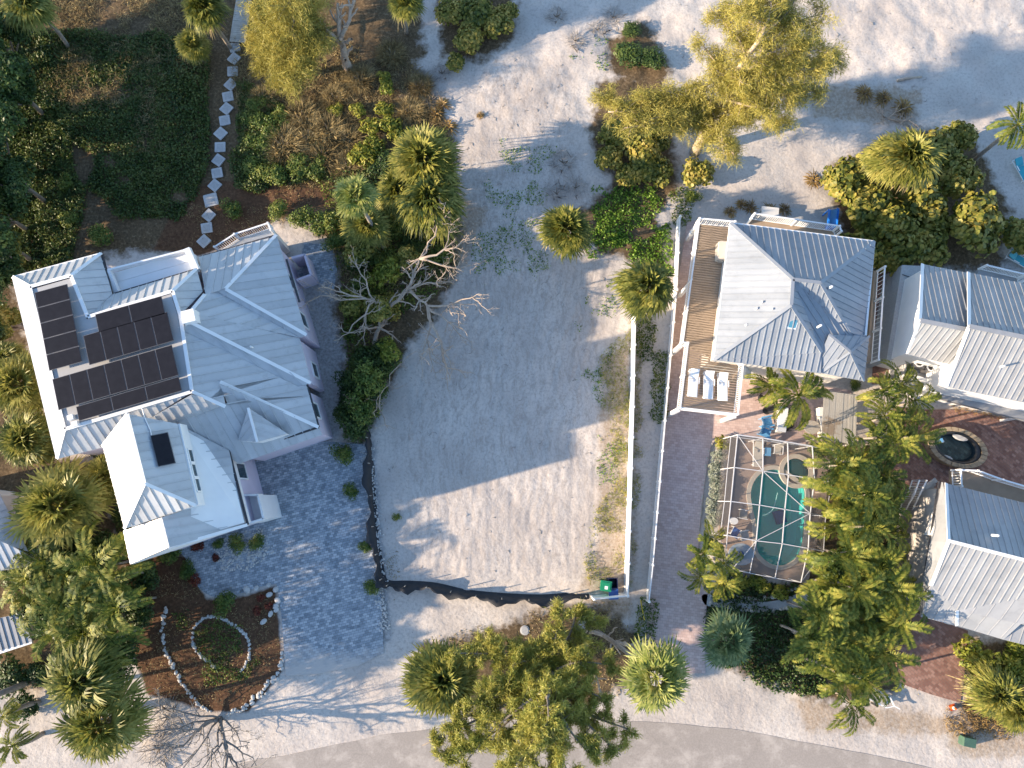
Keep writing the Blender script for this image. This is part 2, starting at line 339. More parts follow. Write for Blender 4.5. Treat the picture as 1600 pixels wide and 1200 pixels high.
for k in range(7):      # wheel ruts in the lot
    x0 = 640 + 42 * k; dx = 30 * math.sin(k * 2.1)
    for o_ in (0, 34): GZ += rut([(x0 + o_, 905), (x0 + o_ + dx, 780), (x0 + o_ + dx * 1.6 + 10, 640), (x0 + o_ + 40 + dx, 500), (x0 + o_ + 60, 400)])
for k in range(5): GZ += rut([(610 + 60 * k, 860 - 40 * k), (700 + 50 * k, 840 - 60 * k), (800 + 30 * k, 760 - 50 * k), (860 + 20 * k, 640 - 50 * k)], .13, .013)
GZ += np.clip(a_lit, 0, 1) * (fbm(X, Y, 1.2, 41, 3) - 0.5) * 0.25
GZ = GZ * (1 - a_hard) - 0.05 * a_hard
roadp = smooth_poly(W((250, 1222), (360, 1196), (540, 1160), (690, 1136), (850, 1124), (1000, 1128), (1100, 1134), (1200, 1150), (1350, 1176), (1470, 1202), (1600, 1240)), 6, False)
road_poly = [Vector((-80, roadp[0].y - 13, 0))] + roadp + [Vector((80, roadp[-1].y - 10, 0)), Vector((80, -60, 0)), Vector((-80, -60, 0))]
rd = sdist(X, Y, road_poly); GZ = np.where(rd > -0.8, GZ * np.clip(-rd / 0.8, 0, 1) - 0.03 * np.clip(rd * 3, 0, 1), GZ)
pd = sdist(X, Y, inset([(p.x, p.y) for p in W(*DECK_PX)], 0.35)); GZ = np.where(pd > 0, -2.4, GZ)
NX, NY = len(gx), len(gy)
idx = np.arange(NX * NY).reshape(NY, NX)
F = np.stack([idx[:-1, :-1], idx[:-1, 1:], idx[1:, 1:], idx[1:, :-1]], -1).reshape(-1, 4)
def GH(x, y):
    """ground height at a point"""
    i = int(np.clip(np.searchsorted(gx, x), 0, NX - 1)); j = int(np.clip(np.searchsorted(gy, y), 0, NY - 1)); return float(GZ[j * NX + i])
m, t, b = newmat('sand'); p = gpos(t)
def att(n): a = t.nodes.new('ShaderNodeAttribute'); a.attribute_name = n; return a.outputs['Fac']
def cut(f, nz, amp, gain):
    x = nd(t, 'ShaderNodeMath', operation='MULTIPLY_ADD'); t.links.new(nz, x.inputs[0]); x.inputs[1].default_value = amp
    s_ = nd(t, 'ShaderNodeMath', operation='SUBTRACT'); t.links.new(f, s_.inputs[0]); s_.inputs[1].default_value = 0.5 + amp / 2; t.links.new(s_.outputs[0], x.inputs[2])
    y = nd(t, 'ShaderNodeMath', operation='MULTIPLY_ADD'); t.links.new(x.outputs[0], y.inputs[0]); y.inputs[1].default_value = gain; y.inputs[2].default_value = 0.5; y.use_clamp = True
    return y.outputs[0]
n1 = noise(t, p, 1.1, 6, 0.65); n2 = noise(t, p, 5.0, 5, 0.7); n3 = noise(t, p, 0.25, 3)
sandc = mixc(t, ramp(t, n3, [(0.35, (0,) * 3), (0.65, (1,) * 3)]), (0.58, 0.53, 0.48), (0.465, 0.415, 0.375)); sandc = mixc(t, ramp(t, n2, [(0.38, (0.5,) * 3), (0.52, (0,) * 3)]), sandc, (0.34, 0.30, 0.265))
sandc = mixc(t, ramp(t, noise(t, p, 3.2, 6, 0.8), [(0.30, (0.9,) * 3), (0.38, (0,) * 3)]), sandc, (0.12, 0.10, 0.085))
mpc = nd(t, 'ShaderNodeMapping'); mpc.inputs['Scale'].default_value = (1.9, 0.6, 1); mpc.inputs['Rotation'].default_value = (0, 0, -0.35); wp = nd(t, 'ShaderNodeTexNoise', Scale=0.22, Detail=3.0); t.links.new(p, wp.inputs['Vector']); wq = nd(t, 'ShaderNodeVectorMath', operation='MULTIPLY_ADD'); t.links.new(wp.outputs['Color'], wq.inputs[0]); wq.inputs[1].default_value = (2.6, 2.6, 0); t.links.new(p, wq.inputs[2]); t.links.new(wq.outputs[0], mpc.inputs[0])
lotm = nd(t, 'ShaderNodeMath', operation='MULTIPLY'); t.links.new(ramp(t, noise(t, mpc.outputs[0], 1.3, 8, 0.85), [(0.38, (0.85,) * 3), (0.54, (0,) * 3)]), lotm.inputs[0]); t.links.new(att('lot'), lotm.inputs[1])
sandc = mixc(t, lotm.outputs[0], sandc, (0.34, 0.295, 0.26))
c = mixc(t, cut(att('tanz'), n1, 1.1, 3.0), sandc, ramp(t, n2, [(0.3, (0.27, 0.20, 0.14)), (0.7, (0.48, 0.41, 0.34))]))
c = mixc(t, cut(att('shell'), n1, 0.7, 4.0), c, ramp(t, n2, [(0.3, (0.22, 0.21, 0.20)), (0.62, (0.42, 0.41, 0.40))]))
c = mixc(t, cut(att('litter'), n1, 1.2, 3.0), c, ramp(t, n2, [(0.28, (0.055, 0.04, 0.025)), (0.55, (0.135, 0.095, 0.055)), (0.75, (0.26, 0.20, 0.13))]))
c = mixc(t, cut(att('mulch'), n1, 0.6, 4.0), c, ramp(t, n2, [(0.3, (0.06, 0.033, 0.02)), (0.6, (0.135, 0.075, 0.043)), (0.8, (0.25, 0.16, 0.1))]))
t.links.new(c, b.inputs['Base Color']); b.inputs['Roughness'].default_value = 0.95; b.inputs['Specular IOR Level'].default_value = 0.1
hs = nd(t, 'ShaderNodeMath', operation='MULTIPLY_ADD'); t.links.new(noise(t, p, 2.2, 6, 0.62), hs.inputs[0]); hs.inputs[1].default_value = 1.5; mpv = nd(t, 'ShaderNodeMapping'); mpv.inputs['Scale'].default_value = (1.9, 0.6, 1); mpv.inputs['Rotation'].default_value = (0, 0, -0.35); t.links.new(wq.outputs[0], mpv.inputs[0]); lm2 = nd(t, 'ShaderNodeMath', operation='MULTIPLY'); lmh = nd(t, 'ShaderNodeMath', operation='MULTIPLY'); lmh.inputs[1].default_value = 0.55; t.links.new(noise(t, mpv.outputs[0], 1.7, 6, 0.75), lmh.inputs[0]); t.links.new(lmh.outputs[0], lm2.inputs[0]); t.links.new(att('lot'), lm2.inputs[1]); lm3 = nd(t, 'ShaderNodeMath', operation='MULTIPLY_ADD'); t.links.new(noise(t, p, 5.5, 4, 0.6), lm3.inputs[0]); lm3.inputs[1].default_value = 0.45; t.links.new(lm2.outputs[0], lm3.inputs[2]); t.links.new(lm3.outputs[0], hs.inputs[2])
bump(t, b, hs.outputs[0], 0.55, 0.055)
gm = fastmesh('ground', np.stack([X, Y, GZ], -1), F, m, True)
for nm, v in (('litter', a_lit), ('mulch', a_mul), ('shell', a_she), ('tanz', a_tan), ('lot', np.clip(lotn / 2.0 + .2, 0, 1))):
    at = gm.attributes.new(nm, 'FLOAT', 'POINT'); at.data.foreach_set('value', v.astype(np.float32))
tag(obj('ground', gm), kind='structure')

# ---------------------------------------------------------------- road, drives, patios
def sheet(name, pts, z0, z1, m): return tag(MB().prism(pts, z0, z1).build(name, m), kind='structure')
m, t, b = newmat('asphalt'); p = gpos(t)
c = mixc(t, noise(t, p, 0.35, 5), (0.30, 0.265, 0.235), (0.37, 0.33, 0.295)); c = mixc(t, ramp(t, noise(t, p, 9, 3), [(0.4, (0.5,) * 3), (0.6, (0,) * 3)]), c, (0.26, 0.23, 0.205))
t.links.new(c, b.inputs['Base Color']); b.inputs['Roughness'].default_value = 0.9; bump(t, b, noise(t, p, 40, 2), 0.25, 0.01)
vo = nd(t, 'ShaderNodeTexVoronoi', feature='DISTANCE_TO_EDGE', Scale=0.16); wv = nd(t, 'ShaderNodeVectorMath', operation='MULTIPLY_ADD'); nn_ = nd(t, 'ShaderNodeTexNoise', Scale=1.2, Detail=4.0); t.links.new(p, nn_.inputs['Vector']); t.links.new(nn_.outputs['Color'], wv.inputs[0]); wv.inputs[1].default_value = (1.4, 1.4, 0); t.links.new(p, wv.inputs[2]); t.links.new(wv.outputs[0], vo.inputs['Vector'])
c = mixc(t, ramp(t, vo.outputs['Distance'], [(0.0, (0.3,) * 3), (0.008, (0,) * 3)]), c, (0.2, 0.18, 0.16)); c = mixc(t, ramp(t, noise(t, p, 0.7, 6, 0.7), [(0.5, (0,) * 3), (0.66, (0.75,) * 3)]), c, (0.47, 0.42, 0.375)); t.links.new(c, b.inputs['Base Color'])
rp = []
for q in road_poly[1:-3]: rp.append(q)
rp2 = []
for i in range(len(rp) - 1):
    for k in range(6):
        q = rp[i].lerp(rp[i + 1], k / 6); j = (float(vnoise(np.array([q.x]), np.array([q.y]), 0.45, 4)[0]) - 0.5) * 0.22; rp2.append(Vector((q.x, q.y + j, 0)))
sheet('road', [road_poly[0]] + rp2 + road_poly[-3:], -0.10, 0.014, m)

def pavermat(name, cols, size, rot, gap=(0.12, 0.11, 0.10), big=0.25, bmp=0.4, drift=False):
    m, t, b = newmat(name); mp = nd(t, 'ShaderNodeMapping'); mp.inputs['Rotation'].default_value = (0, 0, rot); t.links.new(gpos(t), mp.inputs[0])
    br = nd(t, 'ShaderNodeTexBrick', Scale=1.0); t.links.new(mp.outputs[0], br.inputs['Vector'])
    br.inputs['Color1'].default_value = (0, 0, 0, 1); br.inputs['Color2'].default_value = (1, 1, 1, 1); br.inputs['Mortar'].default_value = (0.5, 0.5, 0.5, 1)
    br.inputs['Brick Width'].default_value = size; br.inputs['Row Height'].default_value = size * 0.62; br.inputs['Mortar Size'].default_value = 0.008; br.inputs['Bias'].default_value = 0.0
    sc = nd(t, 'ShaderNodeMath', operation='MULTIPLY_ADD'); t.links.new(noise(t, mp.outputs[0], 0.9, 4), sc.inputs[0]); sc.inputs[1].default_value = big * 2
    s2 = nd(t, 'ShaderNodeMath', operation='MULTIPLY_ADD'); t.links.new(br.outputs['Color'], s2.inputs[0]); s2.inputs[1].default_value = 1 - big; s2.inputs[2].default_value = -big * 0.5
    t.links.new(s2.outputs[0], sc.inputs[2])
    c = ramp(t, sc.outputs[0], [(0.05, cols[0]), (0.5, cols[1]), (0.95, cols[2])]); c = mixc(t, br.outputs['Fac'], c, gap)
    c = mixc(t, ramp(t, noise(t, mp.outputs[0], 2.2, 5), [(0.5, (0,) * 3), (0.8, (0.5,) * 3)]), c, cols[2])
    if drift:      # sand blown over the street end
        sx = nd(t, 'ShaderNodeSeparateXYZ'); t.links.new(gpos(t), sx.inputs[0]); mr = nd(t, 'ShaderNodeMapRange'); t.links.new(sx.outputs[1], mr.inputs[0]); mr.inputs[1].default_value = -8.5; mr.inputs[2].default_value = -13.0; mr.inputs[3].default_value = -0.25; mr.inputs[4].default_value = 0.75
        ad = nd(t, 'ShaderNodeMath', operation='ADD'); t.links.new(mr.outputs[0], ad.inputs[0]); t.links.new(noise(t, gpos(t), 0.8, 6, 0.7), ad.inputs[1]); c = mixc(t, ramp(t, ad.outputs[0], [(0.62, (0,) * 3), (0.95, (0.95,) * 3)]), c, (0.50, 0.455, 0.415))
    t.links.new(c, b.inputs['Base Color']); b.inputs['Roughness'].default_value = 0.85
    inv = nd(t, 'ShaderNodeMath', operation='SUBTRACT'); inv.inputs[0].default_value = 1.0; t.links.new(br.outputs['Fac'], inv.inputs[1]); bump(t, b, inv.outputs[0], bmp, 0.012)
    return m
MT['paver'] = pavermat('grey_paver', ((0.16, 0.195, 0.23), (0.275, 0.315, 0.355), (0.48, 0.505, 0.53)), 0.27, math.radians(-14), drift=True)
MT['redpaver'] = pavermat('red_paver', ((0.17, 0.08, 0.06), (0.25, 0.125, 0.092), (0.36, 0.215, 0.165)), 0.3, math.radians(40))
MT['pinkpave'] = pavermat('pink_paver', ((0.46, 0.325, 0.285), (0.56, 0.415, 0.37), (0.64, 0.50, 0.45)), 0.3, math.radians(7), gap=(0.36, 0.27, 0.245), big=0.35, bmp=0.15)
dr = smooth_poly(W((262, 850), (290, 872), (303, 908), (330, 931), (366, 930), (405, 917), (432, 912)), 5, False) + W((440, 960), (447, 1056), (500, 1052), (560, 1040), (600, 1020), (594, 900), (584, 790), (576, 695), (520, 690), (440, 690), (350, 760))
sheet('paver_driveway', dr, -0.1, 0.045, MT['paver'])
sheet('patio_pavement', W((446, 378), (520, 383), (527, 420), (522, 452), (478, 440), (455, 420)), -0.1, 0.05, MT['paver'])
pk = W((1074, 345), (1094, 345), (1085, 540), (1130, 600), (1180, 590), (1330, 610), (1325, 680), (1300, 700), (1150, 679), (1128, 682), (1111, 694), (1100, 760), (1092, 830), (1090, 905), (1106, 925), (1103, 955), (1100, 1000), (1102, 1052), (1060, 1050), (1008, 1038), (1014, 935), (1050, 500))
sheet('driveway', pk, -0.1, 0.04, MT['pinkpave'])
sheet('brick_patio', W((1385, 635), (1440, 640), (1500, 640), (1760, 690), (1760, 850), (1480, 775), (1395, 750)), -0.1, 0.04, MT['redpaver'])
sheet('brick_driveway', W((1395, 945), (1512, 985), (1506, 1060), (1500, 1098), (1455, 1085), (1402, 1066)), -0.1, 0.04, MT['redpaver'])
sheet('courtyard_pavement', W((1372, 420), (1420, 420), (1400, 600), (1362, 600)), -0.1, 0.035, MT['redpaver'])
sheet('garden_path', smooth_poly(W((1100, 928), (1150, 937), (1200, 940), (1240, 930), (1262, 922), (1262, 942), (1230, 952), (1180, 957), (1130, 950), (1102, 945)), 4), -0.1, 0.04, MT['slab2'])
sheet('back_terrace', W((1145, 318), (1300, 330), (1300, 360), (1140, 350)), -0.1, 0.04, MT['slab2'])

# ---------------------------------------------------------------- pool, spa and their deck
dk = thing('pool', P(1200, 800, 0), 'kidney shaped teal pool with round spa set in a pink brown deck', 'pool')
pool = smooth_poly(W(*POOL_PX), 4); spc = P(*SPA_C); spa = [spc + Vector((math.cos(a), math.sin(a), 0)) * SPA_R for a in [2 * math.pi * k / 40 for k in range(40)]]
import bmesh
def plate_with_holes(outer, holes, z0, z1):
    bm = bmesh.new()
    def loop(pts):
        vs = [bm.verts.new((q[0], q[1], z1)) for q in pts]; return [bm.edges.new((vs[i], vs[(i + 1) % len(vs)])) for i in range(len(vs))]
    es = loop(outer)
    for h in holes: es += loop(h)
    bmesh.ops.triangle_fill(bm, use_beauty=True, use_dissolve=False, edges=es)
    bmesh.ops.recalc_face_normals(bm, faces=bm.faces)
    if sum(f.normal.z for f in bm.faces) < 0: bmesh.ops.reverse_faces(bm, faces=bm.faces)
    g = bmesh.ops.extrude_face_region(bm, geom=list(bm.faces)); 
    for v in [e for e in g['geom'] if isinstance(e, bmesh.types.BMVert)]: v.co.z = z1
    bm.verts.ensure_lookup_table()
    r = MB(); top = set(e for e in g['geom'] if isinstance(e, bmesh.types.BMVert))
    for v in bm.verts: v.co.z = z1 if v in top else z0
    bm.verts.index_update(); r.v = [tuple(v.co) for v in bm.verts]; r.f = [tuple(v.index for v in f.verts) for f in bm.faces]; bm.free(); return r
def grow(pts, d):
    c = sum(pts, Vector((0, 0, 0))) / len(pts); n = len(pts); o = []
    ar = sum(pts[i].x * pts[(i + 1) % n].y - pts[(i + 1) % n].x * pts[i].y for i in range(n)); sg = 1 if ar > 0 else -1
    for i in range(n):
        e = (pts[(i + 1) % n] - pts[i - 1]).normalized(); o.append(pts[i] + Vector((e.y, -e.x, 0)) * d * sg)
    return o
pin = [q for q in pool if (q - spc).length > SPA_R + 0.28]      # the pool stops at the spa's rim
arc = [spc + (Vector((math.cos(a), math.sin(a), 0)) * (SPA_R + 0.3)) for a in [math.radians(x) for x in range(170, 275, 12)]]
DW = W(*DECK_PX)
plate_with_holes(DW, [pin, spa], -0.12, 0.05).build('pool_deck', MT['pinkdeck'], dk)
cop = MB()
def ring(b_, pts, w, z0, z1):
    o = grow(pts, w); n = len(pts)
    vs = [(q.x, q.y, z) for z in (z0, z1) for q in pts] + [(q.x, q.y, z) for z in (z0, z1) for q in o]
    fs = []
    for i in range(n):
        j = (i + 1) % n; fs += [(n + i, n + j, 3 * n + j, 3 * n + i), (3 * n + i, 3 * n + j, 2 * n + j, 2 * n + i), (j, n + j, n + i, i)]
    return b_.add(vs, fs)
ring(cop, pin, 0.3, -0.1, 0.11); cop.build('coping', MT['coping'], dk)
ring(MB(), spa, 0.32, -0.1, 0.16).build('spa_rim', MT['coping'], dk)
def basin(pts, depth, m, name):
    n = len(pts); c = sum(pts, Vector()) / n; r = MB(); vs = []
    for k, z in ((1.0, 0.04), (1.0, -depth * 0.75), (0.85, -depth)): vs += [(c.x + (q.x - c.x) * k, c.y + (q.y - c.y) * k, z) for q in pts]
    fs = [tuple(range(2 * n, 3 * n))]
    for L in (0, 1): fs += [(L * n + i, (L + 1) * n + i, (L + 1) * n + (i + 1) % n, L * n + (i + 1) % n) for i in range(n)]
    r.add(vs, fs); return r.build(name, m, dk)
basin(pin, 1.7, MT['poolplaster'], 'basin'); basin(spa, 0.55, MT['spaplaster'], 'spa_basin')
m, t, b = newmat('pool_water'); t.nodes.remove(b)
tr = nd(t, 'ShaderNodeBsdfTransparent'); tr.inputs[0].default_value = (0.66, 0.93, 0.91, 1); gl = nd(t, 'ShaderNodeBsdfGlossy', Roughness=0.04); fr = nd(t, 'ShaderNodeFresnel', IOR=1.33)
bp = nd(t, 'ShaderNodeBump', Strength=0.12, Distance=0.05); t.links.new(noise(t, gpos(t), 2.5, 3), bp.inputs['Height'])
for n_ in (gl, fr): t.links.new(bp.outputs[0], n_.inputs['Normal'])
mx = nd(t, 'ShaderNodeMixShader'); t.links.new(fr.outputs[0], mx.inputs[0]); t.links.new(tr.outputs[0], mx.inputs[1]); t.links.new(gl.outputs[0], mx.inputs[2]); t.links.new(mx.outputs[0], t.nodes['Material Output'].inputs[0])
MT['water'] = m
def flat(pts, z): return MB().add([(q.x, q.y, z) for q in pts], [tuple(range(len(pts)))])
flat(pin, 0.0).build('water', m, dk); flat(spa, 0.03).build('spa_water', m, dk)
# the pool vacuum: hose and head
h = smooth_poly([P(*Z5(x, y), -0.05) for x, y in ((600, 480), (580, 560), (560, 610), (520, 640), (490, 648))], 5, False)
tag(MB().tube(h, 0.03, 5).build('pool_hose', MT['trim']), 'thin white vacuum hose curling in the pool', 'hose')
q = P(*Z5(615, 660), -1.5); hb = MB().box(q, (0.75, 0.95, 0.3), 0.3); tag(hb.build('pool_cleaner', MT['bluebin']), 'dark blue cleaning robot on the pool floor', 'pool cleaner')
# ================================================================ houses
def clip_half(poly, s0, keep_gt):
    out = []; n = len(poly)
    for i in range(n):
        a, b = poly[i], poly[(i + 1) % n]; ia = (a[0] >= s0) == keep_gt; ib = (b[0] >= s0) == keep_gt
        if ia: out.append(a)
        if ia != ib:
            k = (s0 - a[0]) / (b[0] - a[0]); out.append((s0, a[1] + (b[1] - a[1]) * k))
    return out
def roof_facet(roof, pts, w=0.5, m='roof', rib=0.05, ribw=0.05, th=0.05, lift=0.0):
    """standing-seam facet: one object for each metal panel, its seam proud along one edge"""
    pts = [Vector(p) + Vector((0, 0, lift)) for p in pts]; n = len(pts); N = Vector((0, 0, 0)); c = sum(pts, Vector((0, 0, 0))) / n
    for i in range(n): N += (pts[i] - c).cross(pts[(i + 1) % n] - c)
    N.normalize()
    if N.z < 0: N = -N
    S = Vector((0, 0, 1)).cross(N)
    if S.length < 0.02: S = Vector((1, 0, 0))
    S.normalize(); T = N.cross(S)
    pl = [((p - c).dot(S), (p - c).dot(T)) for p in pts]
    lo = min(p[0] for p in pl); hi = max(p[0] for p in pl); k = 0; s = lo
    while s < hi - 0.02:
        e = min(s + w, hi); q = clip_half(clip_half(pl, s, True), e, False)
        if len(q) >= 3 and abs(sum(q[i][0] * q[(i + 1) % len(q)][1] - q[(i + 1) % len(q)][0] * q[i][1] for i in range(len(q)))) > 0.004:
            b_ = MB(); W3 = lambda a, d=0.0: c + S * a[0] + T * a[1] + N * d
            b_.slab([W3(a) for a in q], th)
            ed = [a[1] for a in q if abs(a[0] - s) < 1e-4]
            if len(ed) >= 2 and max(ed) - min(ed) > 0.1:
                a0, a1 = (s + ribw / 2, min(ed) + 0.02), (s + ribw / 2, max(ed) - 0.02); b_.beam(W3(a0, rib / 2 - 0.004), W3(a1, rib / 2 - 0.004), ribw, rib, N)
            b_.build('roof_panel', MT[m], roof)
        s = e
def caps(roof, segs, w=0.24, m='trim', h=0.05):
    for a, b in segs: MB().beam(Vector(a) + Vector((0, 0, h * 0.8)), Vector(b) + Vector((0, 0, h * 0.8)), w, h).build('ridge_cap', MT[m], roof)
def gutter(roof, a, b, m='gutter', w=0.13, h=0.13): MB().beam(Vector(a) - Vector((0, 0, 0.05)), Vector(b) - Vector((0, 0, 0.05)), w, h).build('gutter', MT[m], roof)
def window(house, a, b, z0, z1, out, m='glass'):
    """window on the wall line a-b: frame, pane, mullion"""
    a = Vector((a[0], a[1], 0)); b = Vector((b[0], b[1], 0)); d = (b - a).normalized(); o = Vector((out[0], out[1], 0)).normalized() * 0.05
    f = MB()
    for q0, q1 in (((a, z0), (b, z0)), ((a, z1), (b, z1)), ((a, z0), (a, z1)), ((b, z0), (b, z1))):
        p0 = q0[0] + o + Vector((0, 0, q0[1])); p1 = q1[0] + o + Vector((0, 0, q1[1])); f.beam(p0, p1, 0.10, 0.10, o.normalized())
    wn = f.build('window', MT['trim'], house)
    g = MB().beam(a + o * 0.7 + Vector((0, 0, (z0 + z1) / 2)), b + o * 0.7 + Vector((0, 0, (z0 + z1) / 2)), 0.03, (z1 - z0) - 0.06)
    g.build('pane', MT[m], wn)
def railing(pts, z0, h, m, parent, name='railing', sp=0.14, closed=False, pm=None):
    r = MB(); pm = pm or m
    for i in range(len(pts) - 1):
        a, b = Vector(pts[i]), Vector(pts[i + 1]); a = Vector((a.x, a.y, z0)); b = Vector((b.x, b.y, z0)); up = Vector((0, 0, h)); L = (b - a).length
        r.beam(a + up, b + up, 0.10, 0.06); r.beam(a + Vector((0, 0, 0.1)), b + Vector((0, 0, 0.1)), 0.05, 0.05)
        n = max(int(L / sp), 1)
        for k in range(n + 1):
            q = a.lerp(b, k / n); r.box(q + Vector((0, 0, h / 2)), (0.03, 0.03, h - 0.04))
    ob = r.build(name, MT[m], parent)
    for i in range(len(pts) - 1):
        a, b = Vector(pts[i]), Vector(pts[i + 1]); n = max(int((b - a).length / 2.2), 1)
        for k in range(n + (1 if i == len(pts) - 2 else 0)):
            q = a.lerp(b, k / n); MB().box((q.x, q.y, z0 + h / 2 + 0.05), (0.12, 0.12, h + 0.1)).build('post', MT[pm], ob)
    return ob
def boards(poly, z, along, w, gap, m, parent, name):
    """deck boards clipped to a polygon, one joined surface"""
    al = Vector((along[0], along[1], 0)).normalized(); ac = Vector((-al.y, al.x, 0)); pl = [(Vector((q[0], q[1], 0)).dot(ac), Vector((q[0], q[1], 0)).dot(al)) for q in poly]
    s = min(p[0] for p in pl); hi = max(p[0] for p in pl); r = MB()
    while s < hi:
        q = clip_half(clip_half(pl, s, True), min(s + w, hi), False)
        if len(q) >= 3: r.slab([ac * a[0] + al * a[1] + Vector((0, 0, z)) for a in q], 0.04)
        s += w + gap
    return r.build(name, MT[m], parent)
def pipe(house, p, h=0.35, r=0.06): MB().tube([p - Vector((0, 0, 0.1)), p + Vector((0, 0, h))], r, 8).build('vent_pipe', MT['trim'], house)

# ---------------------------------------------------------------- the big house with the solar roof
def Z1(x, y, z): return P(x / 2.963, 330 + y / 2.963, z)
def Z2(x, y, z): return P(100 + x / 2.963, 600 + y / 2.963, z)
zd, zl, zr = 8.2, 6.9, 5.0
hs = thing('beach_house', P(300, 600, 0), 'large lavender house with white metal roof covered in solar panels', 'house')
rf = MB().prism([(q.x, q.y) for q in (Z1(150, 360, zd), Z1(325, 310, zd), Z1(400, 500, zd), Z1(790, 382, zd), Z1(822, 480, zd), Z1(880, 830, zd), Z1(303, 1000, zd))], zd - 0.5, zd - 0.02).build('roof', MT['deckroof'], hs)
A, B, C, C2, E1, E2 = Z1(60, 305, zl), Z1(265, 1145, zl), Z1(470, 195, zl), Z1(518, 385, zl), Z1(910, 268, zl), Z1(938, 372, zl)
D1, D2, D3, D4, D5, D6, D7 = Z1(140, 350, zd), Z1(330, 298, zd), Z1(408, 490, zd), Z1(800, 370, zd), Z1(835, 480, zd), Z1(890, 835, zd), Z1(300, 1010, zd)
G1, G2, G3, G4, G5 = Z1(922, 215, zr + .4), Z1(1280, 110, zr), Z1(1045, 360, 6.9), Z1(950, 385, 7.2), Z1(1000, 368, 6.9)
H1, H2, H3, H4, H5 = Z1(1420, 573, zr), Z1(1388, 587, zr), Z1(1440, 796, zr), Z1(1380, 812, zr + .1), Z1(1475, 1000, zr)
J0, J1, J2 = Z1(880, 470, 8.0), Z1(890, 518, 8.0), Z1(822, 538, 8.05)
K1, L1, L2, L3 = Z1(1020, 790, 7.5), Z1(1045, 905, 6.9), Z1(830, 965, 6.7), Z1(475, 1095, zl)
def rayp(f, x, y, a, b_, c_):
    n = (b_ - a).cross(c_ - a).normalized(); o = Vector((0, 0, H)); d = f(x, y, 0) - o; return o + d * ((a - o).dot(n) / d.dot(n))
S1, S2 = Z1(1492, 1038, zr - .25), Z1(1105, 1168, zr - .25)
H4b = Z1(1420, 803, zr)
K1, J2, L1, H4 = [rayp(Z1, x, y, D6, H4b, H5) for x, y in ((1020, 790), (822, 538), (1045, 905), (1380, 812))]
L2, S1 = rayp(Z1, 830, 965, K1, H5, S2), rayp(Z1, 1492, 1038, K1, H5, S2)
J1 = rayp(Z1, 890, 518, H2, H3, Z1(880, 470, 8.1))
print('roof heights', [round(q.z, 2) for q in (K1, J2, L1, H4, L2, S1, J1)])
facets = [[A, D1, D7, B], [A, C, D2, D1], [C, C2, D3, D2], [C2, E1, D4, D3], [E1, E2, D5, D4], [G1, G2, G3, G4], [G2, H1, G3], [G3, H1, H2, G5], [J0, G4, G5, H2], [J0, H2, H3, J1], [J1, H3, H4, J2],
          [J2, H4, H4b, H5, K1, L1, D6], [B, D7, D6, L3], [D6, L1, L2, L3], [K1, H5, S1, S2, L2, L1]]
for k, f in enumerate(facets): roof_facet(rf, f, 0.55, lift=0.0)
caps(rf, [(D1, D7), (D1, D2), (A, D1), (B, D7), (C, D2), (D2, D3), (D3, D4), (E1, D4), (D4, D5), (D5, D6), (D7, D6), (G2, G3), (G3, H1), (J1, H3), (K1, H5), (D6, L1), (J0, G4)], 0.22)
gutter(rf, C, C2); gutter(rf, C2, E1); gutter(rf, Z1(925, 212, zr), G2); gutter(rf, Z1(1325, 222, zr), Z1(1385, 420, zr)); gutter(rf, Z1(1420, 800, zr), H5); gutter(rf, H5, Z1(1315, 1053, zr))
gutter(rf, Z1(1170, 1102, zr), Z1(1070, 1133, zr)); gutter(rf, A, B, 'trim'); gutter(rf, A, C, 'trim')
# dormer on the driveway slope
dp, da, db, dc = Z1(1150, 910, 7.0), Z1(1100, 1062, 5.9), Z1(1192, 1068, 6.4), Z1(1330, 1030, 5.6)
roof_facet(rf, [dp, da, db], 0.4); roof_facet(rf, [dp, db, dc], 0.4); caps(rf, [(dp, db)], 0.16)
MB().slab([da, db, dc], 1.0).build('dormer', MT['trim'], hs)
# chimney box on the ridge
cb = Z1(870, 485, 8.6); MB().box((cb.x, cb.y, 8.15), (0.8, 0.8, 0.9), math.radians(15)).build('chimney', MT['trim'], hs)
# lower wing
r1, r2, w1, w2, c1, c2 = Z2(295, 140, 9.9), Z2(375, 460, 9.9), Z2(178, 290, 7.3), Z2(280, 670, 7.3), Z2(525, 183, 8.2), Z2(612, 562, 8.2)
q1, q2, q3, q4, q5, q6 = Z2(545, 190, 7.2), Z2(762, 308, 5.4), Z2(850, 652, 5.4), Z2(485, 757, 7.8), Z2(448, 620, 7.8), Z2(625, 560, 7.0)
g1, g2 = Z2(305, 835, 6.1), Z2(275, 680, 6.1)
for f in ([r1, r2, w2, w1], [r1, c1, c2, r2], [r2, c2, w2], [q5, q4, g1, g2], [q1, q2, q3, q4, q5, q6]): roof_facet(rf, f, 0.55)
block_ = MB()  # hidden slabs under the wing roof, added to stop sun leaking through
for f in ([r1, r2, w2, w1], [r1, c1, c2, r2], [r2, c2, w2], [r1, c1, w1], [q1, q2, q3, q4, q5, q6], [q5, q4, g1, g2]):
    cn = sum(f, Vector()) / len(f); block_.slab([cn + (q - cn) * 0.93 - Vector((0, 0, .09)) for q in f], 1.1)
block_.build('roof_sun_block', MT['trim'], hs)
caps(rf, [(r1, r2), (r2, w2), (r2, c2), (r1, w1), (q5, q4), (q4, q3)], 0.2)
gutter(rf, q2, q3)
def wallblock(parent, pts, z0, z1, m, ins=0.35):
    return MB().prism(inset([(p[0], p[1]) for p in pts], ins), z0, z1).build('wall', MT[m], parent)
wallblock(hs, [A, C, C2, E1, E2, D6, L3, B], 0, zl - 0.12, 'lav')
